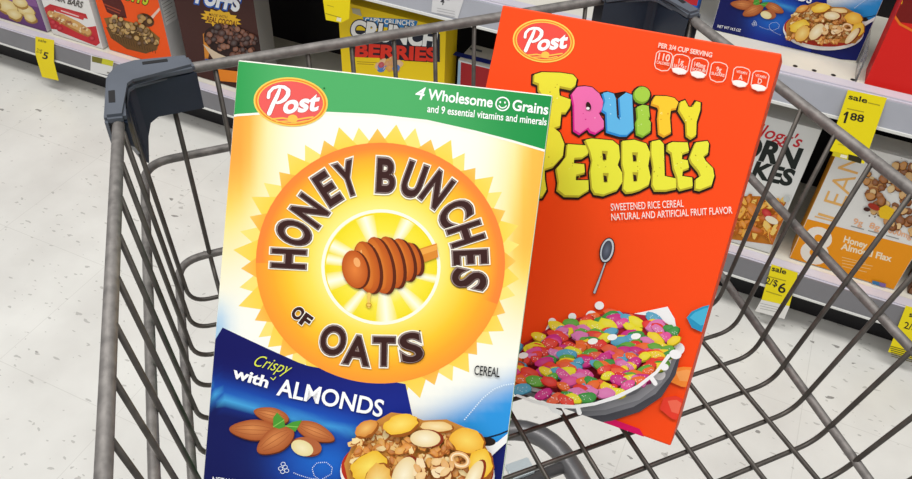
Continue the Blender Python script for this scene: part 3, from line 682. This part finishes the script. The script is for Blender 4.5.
# orange peanut butter puffs
e, A = shelf_box('orange cereal box with a bowl of tan puffs beside the dark brown box', 'cereal box', G1, -1.585, -1.372, 1.352, Z1, .29, .055, '#fb5a12', '#b9b7b6')  # grey side is white board with its shade painted into the colour
A.cpoly([(99, -8), (118, -6), (124, 6), (127, 18), (117, 17), (107, 12)], '#5a1f18'); A.stroke([(104, 4), (121, 11)], 1.2, '#a5442a', False); A.stroke([(107, 8), (120, 13.5)], 1, '#a5442a', False)

for cl, bo in (('#2b1a0c', .08), ('#c8d62a', .035)): A.text('PUFFS', (118, -3), (147, 4.5), 12, cl, bo)
A.stroke([(165, 3), (155, 14), (148, 22)], [2.2, 2.6, 4], '#f0cdbb'); A.ell(146, 20, 9, 6, 30, '#5a3a20', 14)
A.cpoly([(104, 18), (112, 17), (146, 26), (160, 38), (157, 50), (146, 53), (128, 48), (112, 38)], '#8a6430')
A.cpoly([(106, 27), (130, 26), (158, 44), (156, 50), (146, 53.5), (127, 49), (111, 38)], '#6d4d24')
for k in range(17): A.stroke([(112+2.7*k, 34+1.0*k), (114+2.6*k, 40.5+.8*k)], .5, '#4c3416', False)
blobs(A, 70, in_ell(132, 31, 27, 9.5, 24), 2.5, ['#b78c4a', '#8f6a34', '#d2ae6e', '#6b4a24', '#c29a58'], rnd, .85, .1, '#4c3416')
blobs(A, 10, in_ell(146, 19, 7, 4.5, 20), 2.6, ['#b78c4a', '#7d5a2c', '#5c3a1e'], rnd, .85)
A.part('front_artwork', e, 'printed bowl of tan puffs')
A = Art(lambda x, y: Vector((-1.372, x, y)), Vector((1, 0, 0)), None, dl=2e-5)
A.poly([(1.358, Z1+.12), (1.402, Z1+.12), (1.402, Z1+.26), (1.358, Z1+.26)], '#d9d7d4')
for k in range(14): A.stroke([(1.361, Z1+.13+.009*k), (1.361+.038*rnd.uniform(.6, 1), Z1+.13+.009*k)], .0014, '#77736f', False)
A.part('nutrition_panel', e)
# cocoa
e, A = shelf_box('dark brown cocoa cereal box on the bottom shelf, behind the cart nose', 'cereal box', G1, -1.322, -1.085, 1.352, Z1, .29, .055, '#45241f', '#8d8a86')  # side panel is white, darkened to grey here to carry its shade
for cl, bo in (('#2a5db4', .12), ('#f2f4f8', .05)): A.text('PUFFS', (196, 2), (238, 11), 15, cl, bo)
sp = []
for k in range(28):
    t = 2*math.pi*k/28; rr = 1 if k % 2 else .78; sp.append((221+21*rr*math.cos(t)+.12*9*rr*math.sin(t), 19+9.5*rr*math.sin(t)+.16*20*rr*math.cos(t)))
A.cpoly(sp, '#eab52c'); A.text('MADE WITH', (209, 15.5), (227, 18.5), 2.6, '#6a3c14', .01); A.text('REAL COCOA!', (206.5, 21.5), (236, 26.5), 5.2, '#6a3414', .03)
A.cpoly([(203, 34), (207, 31), (211, 44), (208, 60), (205, 60)], '#d98a2e'); A.cpoly([(203, 44), (216, 52), (236, 60), (262, 58), (258, 64), (234, 66), (214, 60)], '#d9c3a6')
A.ell(233, 42, 30, 16, 16, '#2b1410', 26)
blobs(A, 90, in_ell(233, 41, 28, 14, 16), 3.2, ['#6b3a26', '#4a261a', '#7e4a32', '#3a1c14', '#8d5a40'], rnd, .9, .08, '#22100c')
A.cpoly([(214, 68), (240, 71), (262, 72), (262, 84), (216, 80)], '#f08a22'); A.cpoly([(206, 58), (216, 60), (216, 68), (205, 66)], '#2f58a8')
A.part('front_artwork', e, 'printed burst and brown cocoa puffs')
# berries
e, A = shelf_box('yellow crunch berries box on the bottom shelf, behind the cart nose', 'cereal box', G1, -.858, -.602, 1.345, Z1, .315, .06, '#f2cf12', '#e5c21a')
A.cpoly([(351, 30), (440, 34), (440, 62), (354, 58)], '#1d2030')
A.cpoly([(363, 17), (418, 20), (416, 27), (392, 28), (364, 24)], '#2f7fc0'); A.text("CAP'N CRUNCH'S", (365, 22.4), (414, 25.6), 4.8, '#f4f2ea', .03)
for cl, bo in (('#1d2030', .10), ('#f4f3ef', .05)): A.text('CRUNCH', (351, 36.5), (435, 47.5), 16, cl, bo)
for cl, bo in (('#3a1416', .085), ('#e0321f', .045)): A.text('BERRIES', (356, 56.4), (436, 61), 12.5, cl, bo)
A.cpoly([(354, 57), (380, 58), (378, 90), (352, 90)], '#f2cf12'); A.stroke([(357, 61.6), (377, 62.6)], .7, '#b08c1a', False); A.stroke([(357, 63.6), (374, 64.5)], .7, '#b08c1a', False)
blobs(A, 22, in_ell(390, 66, 12, 6), 4, ['#e5b98a', '#d89a5e', '#c2464e', '#4a7ac0', '#e0a33c'], rnd, .85, .1)
A.cpoly([(352, 8), (360, 9), (362, 16), (353, 13)], '#b9b49a')
A.part('front_artwork', e, 'printed white and red title lettering')
# small white and blue box
e, A = shelf_box('small white and blue cereal box with a red panel beside the yellow box', 'cereal box', G1, -.585, -.395, 1.375, Z1, .232, .075, '#bcd7ee', '#dfe6ea', '#ece8de')
A.cpoly([(445, 52), (520, 72), (520, 80), (444, 58)], '#e7e6e2'); A.cpoly([(461, 62), (520, 76), (520, 100), (460, 96)], '#b3262c'); A.cpoly([(446, 57), (460, 61), (460, 96), (444, 96)], '#a9cfee')
A.part('front_artwork', e)
A = Art(lambda x, y: on_z(x, y, Z1+.2335), Vector((0, 0, 1)), None, dl=2e-5)
A.cpoly([(451, 50.5), (492, 60.5), (490, 64.5), (449, 54)], '#24308a'); A.stroke([(470, 48.5), (482, 51.5)], 2, '#6a6d72', False)
A.part('top_stripe', e)
# corn flakes
e, A = shelf_box('white corn flakes box with bold black title lettering on the bottom shelf', 'cereal box', G1, -.085, .139, 1.342, Z1, .305, .06, '#e6e6e2', '#d9d8d2')
A.text("Kellogg's", (735, 128.5), (798, 147.5), 12.5, '#cf2a35', .012, .35)
A.text('CORN', (716, 149), (794.5, 168), 19.5, '#1d2420', .048, .16); A.text('FLAKES', (711, 167), (789.5, 185.5), 15.5, '#1d2420', .045, .16)
A.cpoly([(700, 205), (735, 196), (760, 196), (784, 213), (775, 245), (700, 235)], '#c97a1e')
blobs(A, 120, lambda r: (lambda x, y: (x, y) if y > 196+abs(x-748)*.22 and y < 238 - (775-x)*.12 else (None, None))(r.uniform(712, 784), r.uniform(194, 240)), 6.6, ['#f09a20', '#e07f16', '#f6b23c', '#e88a24', '#f8cd62', '#d06a14'], rnd, .42, .25, '#b9650f')
A.ell(767, 212, 5.5, 3.6, 40, '#c3242c', 14, c2='#e2574e'); A.ell(772, 219, 7, 3.4, 25, '#f4e9cf', 14)
A.ell(787, 198, 3.6, 3.2, 0, '#c6cbc9', 14);
A.part('front_artwork', e, 'printed title lettering above golden flakes')
# honey almond flax
e, A = shelf_box('white and orange honey almond flax cereal box with a big white numeral', 'cereal box', G1, .178, .378, 1.347, Z1, .29, .055, '#e9e7e2', '#e49a26')
A.cpoly([(770, 209.2), (806, 218.5), (940, 253), (930, 330), (760, 290)], '#f2990f')
A.text('LEAN', (837.5, 221), (865, 157), 21, '#f0b868', -.006, 0, (-1, -.30))
A.cpoly([(815, 215.6), (833, 220.2), (832.4, 221.6), (814.4, 217)], '#ecb878')
A.letter('8', 816.5, 245.5, 15, 25, 34, [(.03, '#f3ece0', 0, 0)])
A.text('Honey', (843.5, 241.8), (866, 248.3), 6.2, '#f9e9c8', .03); A.text('Almond Flax', (841, 249), (890.5, 261.5), 6.2, '#f9e9c8', .03)
for k in range(4): A.stroke([(842, 257+3*k), (842+rnd.uniform(18, 34), 257+3*k+6)], .6, '#f7cf8a', False)
A.text('9g', (853, 223.5), (862, 226), 5.6, '#f0b48a', .02); A.text('8g', (869, 227.5), (879, 230.5), 5.6, '#f0b48a', .02); A.text('1000mg', (885, 231.5), (911, 238.8), 5.6, '#f0b48a', .02)
for x, y in ((851, 226.5), (868, 231), (886, 236)): A.stroke([(x, y-.7), (x+13, y+2.9)], .9, '#9a9994', False)
blobs(A, 75, lambda r: (lambda x, y: (x, y) if y < 214-(912-x)*.55+26 and y > 148+(912-x)*.55 else (None, None))(r.uniform(866, 925), r.uniform(150, 232)), 4.2, ['#c88a44', '#a8662a', '#dcae6e', '#8e5220', '#e6c48c'], rnd, .8, .14, '#6e3c14')
A.cpoly([(878, 208), (886, 204), (895, 209), (890, 219), (880, 217)], '#f0c21c'); A.ell(874, 206, 6.5, 3, 25, '#a8301a', 12); A.ell(867, 208.5, 3.6, 2.2, 10, '#43201a', 10)
A.ell(869.5, 215, 1, .8, 0, '#53463a', 7); A.ell(875, 216, 1, .8, 0, '#53463a', 7)
A.cpoly([(872.5, 279.5), (886, 283), (885.5, 287.2), (872, 283.6)], '#3f7fb2'); A.cpoly([(879, 281.4), (886, 283), (885.5, 287.2), (880, 285.6)], '#8a6fb0')
A.part('front_artwork', e, 'printed orange panel, white numeral and granola picture')
e, A = shelf_box('dark brown granola box standing beside the honey almond flax cereal box', 'cereal box', G1, .402, .60, 1.35, Z1, .29, .055, '#4a2c1c', '#6a4630')
blobs(A, 40, lambda r: (r.uniform(905, 960), r.uniform(245, 300)), 5, ['#9a6430', '#7a4a22', '#b9834a'], rnd, .8, .14, '#33190c')
A.part('front_artwork', e)
# upper shelf
sW = .252; HR = HH-.009; sH = sW*HR/WH
e = thing('cereal_box', (.028, 1.44, Z2), 'navy and blue almond flake cereal box standing on the upper shelf', 'cereal box', G2)
TLs = Vector((-.098, 1.408, Z2+sH)); carton(e, TLs, UX, VY, sW, sH, .06, '#f4f1e4', '#16236e', '#2f9e50')
def smap(x, y):
    u, v = hb_uv(x, y); return TLs+UX*(u/WH*sW)+VY*(v/HR*sH)
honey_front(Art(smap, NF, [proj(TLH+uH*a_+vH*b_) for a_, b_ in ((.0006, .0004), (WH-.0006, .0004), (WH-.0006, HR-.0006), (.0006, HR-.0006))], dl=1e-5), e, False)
e, A = shelf_box('bright blue box on the upper shelf, behind the right corner cap of the cart', 'cereal box', G2, -.31, -.132, 1.395, Z2, .27, .06, '#1f63c4', '#1a6fd8')
A.cpoly([(640, -40), (700, -40), (698, 6), (640, -6)], '#c22a30'); A.part('front_artwork', e)
xm = on_y(863, 85, 1.342).x+.001
e, A = shelf_box('bright red cereal box on the upper shelf, above the sale tag', 'cereal box', G2, xm, xm+.2, 1.342, Z2, .27, .055, '#e3221c', '#c81d1a')
A.cpoly([(890, -10), (930, -20), (930, 26), (900, 22), (893, 10)], '#7a1512'); A.stroke([(892, 12), (900, 24), (915, 32)], 2.4, '#ef7a22'); A.cpoly([(897, -2), (903, -2), (902, 4), (896, 3)], '#f4c41c')
A.part('front_artwork', e)

# ------------------------------------------------------------------ price tags hanging on the rails
PAPER = ink_mat('tag_paper', .5, .25)
def tag(label, tilt, pts, col, draw=None):
    """a card clipped to the rail at its top edge and swinging outwards by tilt radians"""
    top = on_y(*min(pts, key=lambda q: q[1]), YL-.0040); n = Vector((0, -1, math.tan(tilt))).normalized()
    at = lambda x, y: on_plane(x, y, top, n)
    c0 = sum((at(x, y) for x, y in pts), Vector())/len(pts)
    e = thing('price_tag', (c0.x, c0.y, c0.z), label, 'price tag', 'price tags on the shelf rails')
    bm = bmesh.new(); k = len(pts); fr = [bm.verts.new(at(x, y)-n*.0001) for x, y in pts]; bk = [bm.verts.new(v.co-n*.0005) for v in fr]
    bm.faces.new(fr); bm.faces.new(bk[::-1])
    for i in range(k): bm.faces.new((fr[i], bk[i], bk[(i+1) % k], fr[(i+1) % k]))
    bmesh.ops.triangulate(bm, faces=[f for f in bm.faces if len(f.verts) > 4])
    o = bm_obj('tag_card', bm, PAPER, e); tint(o.data, lambda nn, c: col)
    if draw:
        A = Art(at, n, None, dl=2e-5, lift=1.5e-4); A.owner = e; draw(A); A.part('printing', e, None, PAPER)
    return e
K_ = '#24201a'
def d1(A):
    A.text('sale', (848.5, 98.8), (866.5, 103.2), 5.2, K_, .02); A.stroke([(844.4, 123), (847.8, 111.6)], 2.2, K_, False); A.stroke([(843.9, 114.8), (847.3, 112.2)], 1.5, K_, False); A.text('88', (850, 119.6), (863, 122.2), 7, K_, .02)
    A.stroke([(847, 108.4), (864, 112)], .8, '#a99a20', False); A.stroke([(868, 102.6), (880, 105.4)], .8, '#a99a20', False)
    for k in range(3): A.stroke([(838, 136+4*k), (856, 140+4*k)], .5, '#b7a51c', False)
    A.part('lettering', A.owner, None, PAPER)
    A.cpoly([(833.5, 151.2), (862, 158.3), (860.8, 163.6), (832, 155.6)], '#cfc122'); A.cpoly([(848.5, 154.2), (862.2, 157.6), (861, 163.6), (848, 159.8)], '#2b2712'); A.cpoly([(841, 154.2), (847.5, 155.6), (846.6, 158.6), (840, 157)], '#f1ead2')
tag('yellow sale tag marked 1 88 on the upper shelf rail', .14, [(848, 90), (887, 98), (864, 164), (828, 150)], '#f4e00f', d1)
def d2(A):
    A.cpoly([(761.4, 299.6), (789.6, 306.2), (784.4, 319), (755, 311)], '#e9e7e2')
    A.text('sale', (771.5, 270.5), (785.5, 274.4), 5, K_, .02); A.text('2/$', (765, 283.2), (776.6, 286.8), 6.4, K_, .01); A.text('6', (777.6, 291.7), (784.6, 293.4), 9.6, K_, .012)
    A.stroke([(767, 276), (786, 280.9)], .8, '#a99a20', False); A.stroke([(766, 291), (782, 296)], .8, '#a99a20', False)
    for k in range(3): A.stroke([(760, 303+2.6*k), (779+k, 307.6+2.6*k)], .5, '#a9a7a2', False)
tag('yellow and white sale tag marked 2 for 6 dollars on the bottom rail', .10, [(771.7, 264.4), (798, 273), (789.5, 306), (784, 319), (755, 311), (761.5, 299.5)], '#f4e00f', d2)
def d3(A):
    A.text('sale', (909, 316.5), (922, 320), 5, K_, .02); A.text('2/$', (903.5, 328), (916, 331.5), 6.6, K_, .01)
    A.part('lettering', A.owner, None, PAPER)
    for k in range(6): A.stroke([(890+.3*k, 346+2*k), (920, 354+2*k)], .8, '#5d5516', False)
tag('half-hidden yellow sale tag below the dark brown granola box', .10, [(906, 305.7), (935, 314), (922, 362), (888, 352)], '#f4e00f', d3)
def d4(A):
    A.text('sale', (38, 41), (46, 43), 2.6, '#6d6218', .01); A.part('lettering', A.owner, None, PAPER); A.text('2/$', (36, 52), (41.5, 53.6), 4, '#8d7f20', .0); A.text('5', (42.4, 58.2), (47, 59.4), 6.6, K_, .02)
tag('small yellow sale tag marked 2 for 5 dollars on the bottom rail', .10, [(35.5, 36.4), (54, 40.3), (53.8, 62), (58.6, 80.6), (42, 77), (35.2, 54)], '#f4dc10', d4)
def d5(A):
    A.cpoly([(92, 56), (102.5, 58.4), (101.6, 63.8), (92, 61.6)], '#7a7420'); A.cpoly([(102.5, 58.4), (113.6, 61), (112.6, 66.4), (101.6, 63.8)], '#d4cf2a'); A.stroke([(107, 72.4), (109.6, 73)], 1.6, '#8d8b86', False)
tag('little white and yellow shelf label below the orange puffs box', .0, [(91, 55.4), (114, 60.6), (111, 75.8), (90.3, 71.4)], '#e8e7e4', d5)
tag('unmarked yellow tag hanging from the upper rail beside the yellow box', .14, [(321, -14), (351, -10), (349, 18.8), (341, 22.8), (326, 20), (324.6, 12)], '#efd80a', lambda A: (A.stroke([(327, 5), (334, 7)], .6, '#b7a51c', False), A.stroke([(325.5, 13.4), (340.5, 17.6)], .7, '#a4930f', False), A.cpoly([(337, 17.2), (341.5, 18.2), (341, 21.8), (336.4, 20.8)], '#ece6c4')))
def d7(A):
    A.text('4', (440, 4.2), (443.6, 5.0), 7.5, '#4c4b4e', .015); A.stroke([(445, -1.5), (449.5, -.6)], 2.2, '#8b8a8c', False)
    for k in range(3): A.stroke([(437, 8+2.6*k), (455, 11.6+2.6*k)], .5, '#b9b8ba', False)
tag('white price label on the upper rail above the cart nose', .0, [(433.5, -12), (465.5, -6), (457.7, 18.5), (431.3, 12)], '#e4e3e4', d7)

# ------------------------------------------------------------------ the shopping cart
KC = 1.03
U2 = Vector((.681, .732, 0)); V2 = Vector((.732, -.681, 0)); O2 = Vector((-.356, .395, 0))
def cp(u, v, z):
    """cart frame: u across the nose, v back towards the handle, z height"""
    P = O2+U2*u+V2*v; P.z = z; return CAM+(P-CAM)*KC
zr, zu, zl, zf = .947, .869, .782, .765
uL = lambda v: -.067-.12*v
UR = .3745
VE = .56
cart = thing('shopping_cart', cp(.153, .28, 0)*1.0, 'grey wire shopping cart with navy plastic corner caps, two cereal boxes in its basket', 'shopping cart')
cart.location.z = 0
# rim
bm = bmesh.new()
rim = [cp(uL(VE), VE, zr), cp(uL(.01), .0, zr), cp(UR, .0, zr), cp(UR, VE, zr)]
path = fillet([rim[0]]+rim[1:3]+[rim[3]], .03, 8)
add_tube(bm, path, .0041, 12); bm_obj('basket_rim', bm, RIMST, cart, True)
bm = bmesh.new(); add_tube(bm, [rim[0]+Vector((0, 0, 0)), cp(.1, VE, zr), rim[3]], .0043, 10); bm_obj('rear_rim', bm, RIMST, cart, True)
# side rails wrapping round the nose
for z, vn, l, r in ((zu, -.006, lambda v: -.0695-.098*v, lambda v: .3845-.08*v), (zl, .016, lambda v: -.0625-.1*v, lambda v: .3795-.122*v)):
    bm = bmesh.new(); path = fillet([cp(l(VE), VE, z), cp(l(.2), .2, z), cp(l(vn), vn, z), cp(r(vn), vn, z), cp(r(.2), .2, z), cp(r(VE), VE, z)], .022, 8)
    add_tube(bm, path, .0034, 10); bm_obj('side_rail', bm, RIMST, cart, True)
# transverse hoops
for k in range(-1, 15):
    vl, vr = .066+.0333*k, .056+.0338*k
    bl, br = .079+.0297*k, .0975+.0272*k
    if vl > VE: break
    ul, ur = -.0585-.094*bl+.001, .3655-.1*br
    path = [cp(uL(vl)+.002, vl, zr+.001), cp(ul, bl, zf), cp(ur, br, zf), cp(UR-.002, vr, zr+.001)]
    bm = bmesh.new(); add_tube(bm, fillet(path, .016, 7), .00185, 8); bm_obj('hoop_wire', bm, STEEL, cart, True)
# lengthwise wires: up the nose, along the floor
for k in range(0, 11):
    u = -.038+.0343*k; uf = max(u+.0006*k+.001, -.036)
    bm = bmesh.new(); path = [cp(u, .0, zr), cp(u, .018, zf+.004), cp(uf, VE, zf+.004)]
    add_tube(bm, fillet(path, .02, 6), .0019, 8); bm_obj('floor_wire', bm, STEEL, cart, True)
# corner caps
def cap(mir):
    M = (lambda u: u) if not mir else (lambda u: .2985-u)
    def P2(u, v): p = cp(M(u), v, 0); return (p.x, p.y)
    zt = CAM.z+(zr-CAM.z)*KC
    e = bpy.data.objects.new('corner_cap', None); COL.objects.link(e); e.parent = cart; e.location = cp(M(-.068), .01, zr)-cart.location
    base = Vector(cart.location)+Vector(e.location)
    def put(nm, bm, mt, bev=.0022, lab=None):
        if bev: bmesh.ops.bevel(bm, geom=[ed for ed in bm.edges], offset=bev, segments=2, affect='EDGES')
        bmesh.ops.recalc_face_normals(bm, faces=bm.faces); bmesh.ops.translate(bm, verts=bm.verts, vec=-base)
        me = bpy.data.meshes.new(nm); bm.to_mesh(me); bm.free(); o = link(nm, me, mt, e)
        if lab: o['label'] = lab
    top = [(-.0765, .003), (-.0690, -.0085), (-.0560, -.0095), (-.0205, -.0070), (-.0175, .0105), (-.0610, .0140), (-.0660, .0190), (-.0690, .0580), (-.0825, .0560)]
    bm = bmesh.new(); prism(bm, [P2(*q) for q in top], zt+.001, zt+.0085); put('cap_top', bm, CAPGREY, .0022, 'slate grey top of the cap')
    # inner skirt with its tapering corner leg
    bm = bmesh.new()
    sk = [(-.0175, .0105), (-.0500, .0128), (-.0560, .0135), (-.0600, .0140), (-.0645, .0165), (-.066, .019), (-.069, .058)]
    dz = [-.0285, -.0275, -.031, -.042, -.064, -.060, -.018]; NS = len(sk); ins = []
    for side in (0, 1):
        for (u, v), d_ in zip(sk, dz):
            off = (0, 0) if side == 0 else (-.0035, -.0035)
            for zz in (zt+.002, zt+d_): x, y = P2(u+off[0], v+off[1]); ins.append(bm.verts.new((x, y, zz)))
    for i in range(NS-1):
        a0 = i*2; b0 = (i+1)*2; o8 = 2*NS
        for f in ((a0, b0, b0+1, a0+1), (o8+a0, o8+a0+1, o8+b0+1, o8+b0), (a0, o8+a0, o8+b0, b0), (a0+1, b0+1, o8+b0+1, o8+a0+1)): bm.faces.new([ins[j] for j in f])
    bm.faces.new([ins[j] for j in (0, 1, 2*NS+1, 2*NS)]); bm.faces.new([ins[j] for j in (2*NS-2, 4*NS-2, 4*NS-1, 2*NS-1)])
    put('cap_skirt', bm, NAVY, 0, 'dark navy inner face')
    # outer skirt
    bm = bmesh.new(); osk = [(-.0825, .056), (-.0765, .003), (-.069, -.0085), (-.056, -.0095), (-.0205, -.007)]; rows = []
    for (u, v) in osk:
        x, y = P2(u, v); x2, y2 = P2(u+.002, v+.002); rows.append([bm.verts.new(q) for q in ((x, y, zt+.004), (x, y, zt-.03), (x2, y2, zt-.03), (x2, y2, zt+.004))])
    for a0, b0 in zip(rows, rows[1:]):
        for j in range(4): bm.faces.new((a0[j], b0[j], b0[(j+1) % 4], a0[(j+1) % 4]))
    bm.faces.new(rows[0]); bm.faces.new(rows[-1][::-1]); put('cap_side', bm, CAPGREY, 0)
    # slots in the top
    for q in ([(-.0515, -.0048), (-.0345, -.0036), (-.0345, .0002), (-.0515, -.001)], [(-.0765, .026), (-.0725, .0265), (-.0735, .0415), (-.0775, .0405)]):
        bm = bmesh.new(); prism(bm, [P2(*p) for p in q], zt+.0080, zt+.0088); put('slot', bm, BLACK, 0, 'dark slot')
    
cap(False); cap(True)
# chassis, uprights, handle, casters (below and behind the basket)
ch = [cp(.372/1, VE, 0), cp(.372, -.03, 0), cp(-.066, -.03, 0), cp(-.066, VE, 0)]
def at_z(p, z): return Vector((p.x, p.y, z))
def cc_(u, v, z): P = O2*1.03+U2*u+V2*v; P.z = z; return P
bm = bmesh.new(); add_tube(bm, fillet([cc_(.372, .60, .25), cc_(.372, -.03, .25), cc_(-.066, -.03, .25), cc_(-.066, .60, .25)], .10, 10), .0155, 14); bm_obj('chassis_tube', bm, TUBE, cart, True)
for u in (.372, -.066):
    bm = bmesh.new(); top = cp(UR if u > 0 else uL(VE), VE, zr)
    add_tube(bm, fillet([cc_(u, .60, .25), cc_(u, .63, .55), top+V2*.05, top+V2*.09+Vector((0, 0, .04))], .05), .0125, 12); bm_obj('upright', bm, TUBE, cart, True)
hl, hr = cp(uL(VE), VE, zr)+V2*.09+Vector((0, 0, .04)), cp(UR, VE, zr)+V2*.09+Vector((0, 0, .04))
bm = bmesh.new(); add_tube(bm, [hl, (hl+hr)/2, hr], .015, 14); bm_obj('handle_bar', bm, NAVY, cart, True)
for u, v in ((.372, .10), (-.066, .10), (.372, .57), (-.066, .57)):
    b0 = cc_(u, v, 0); e = bpy.data.objects.new('caster', None); COL.objects.link(e); e.parent = cart; e.location = b0-Vector(cart.location)
    def put(nm, bm, mt):
        bmesh.ops.recalc_face_normals(bm, faces=bm.faces); bmesh.ops.translate(bm, verts=bm.verts, vec=-b0); me = bpy.data.meshes.new(nm); bm.to_mesh(me); bm.free(); link(nm, me, mt, e)
    bm = bmesh.new(); ax = U2
    add_tube(bm, [b0+Vector((0, 0, .06))-ax*.014, b0+Vector((0, 0, .06))-ax*.011, b0+Vector((0, 0, .06))+ax*.011, b0+Vector((0, 0, .06))+ax*.014], .058, 24); put('wheel', bm, BLACK)
    bm = bmesh.new()
    for sgn in (-1, 1): add_tube(bm, [b0+ax*.02*sgn+Vector((0, 0, .05)), b0+ax*.02*sgn+Vector((0, 0, .14))], .006, 8)
    add_tube(bm, [b0-ax*.024+Vector((0, 0, .14)), b0+ax*.024+Vector((0, 0, .14))], .008, 8); add_tube(bm, [b0+Vector((0, 0, .14)), b0+Vector((0, 0, .25))], .009, 8); put('fork', bm, CHROME)
# cross bracket under the basket with a bright plate
bm = bmesh.new(); add_tube(bm, [cc_(.372, .06, .25), cc_(.15, .06, .25), cc_(-.066, .06, .25)], .009, 10); bm_obj('cross_bar', bm, TUBE, cart, True)

bm = bmesh.new(); pb = on_z(520, 469, .262); d1_, d2_ = (U2*.018), (V2*.012)
vs = [bm.verts.new(pb+d1_*a_+d2_*b_+Vector((0, 0, c_))) for c_ in (-.004, .004) for a_, b_ in ((-1, -1), (1, -1), (1, 1), (-1, 1))]
for f in ((0,3,2,1),(4,5,6,7),(0,1,5,4),(1,2,6,5),(2,3,7,6),(3,0,4,7)): bm.faces.new([vs[i] for i in f])
bmesh.ops.bevel(bm, geom=bm.edges[:], offset=.0015, segments=2, affect='EDGES'); bm_obj('bracket_plate', bm, CHROME, cart)['label'] = 'bright zinc plate'

# ------------------------------------------------------------------ light
w = bpy.data.worlds.new('shop_ambient'); SC.world = w; w.use_nodes = True
w.node_tree.nodes['Background'].inputs[0].default_value = (.97, .98, 1, 1); w.node_tree.nodes['Background'].inputs[1].default_value = .46
def lamp(name, loc, size, power, rot=(0, 0, 0)):
    l = bpy.data.lights.new(name, 'AREA'); l.shape = 'RECTANGLE'; l.size, l.size_y = size; l.energy = power; l.color = (1, .985, .95)
    o = bpy.data.objects.new(name, l); COL.objects.link(o); o.location = loc; o.rotation_euler = rot; return o
for x in (-2.2, -.4, 1.4): lamp('ceiling_light', (x, .1, 4.2), (2.4, .9), 48)
for x in (-1.3, .6): lamp('ceiling_light', (x, -1.6, 4.2), (2.4, .9), 16)
SC.view_settings.view_transform = 'Standard'; SC.view_settings.look = 'None'; SC.view_settings.exposure = .13; SC.view_settings.gamma = 1
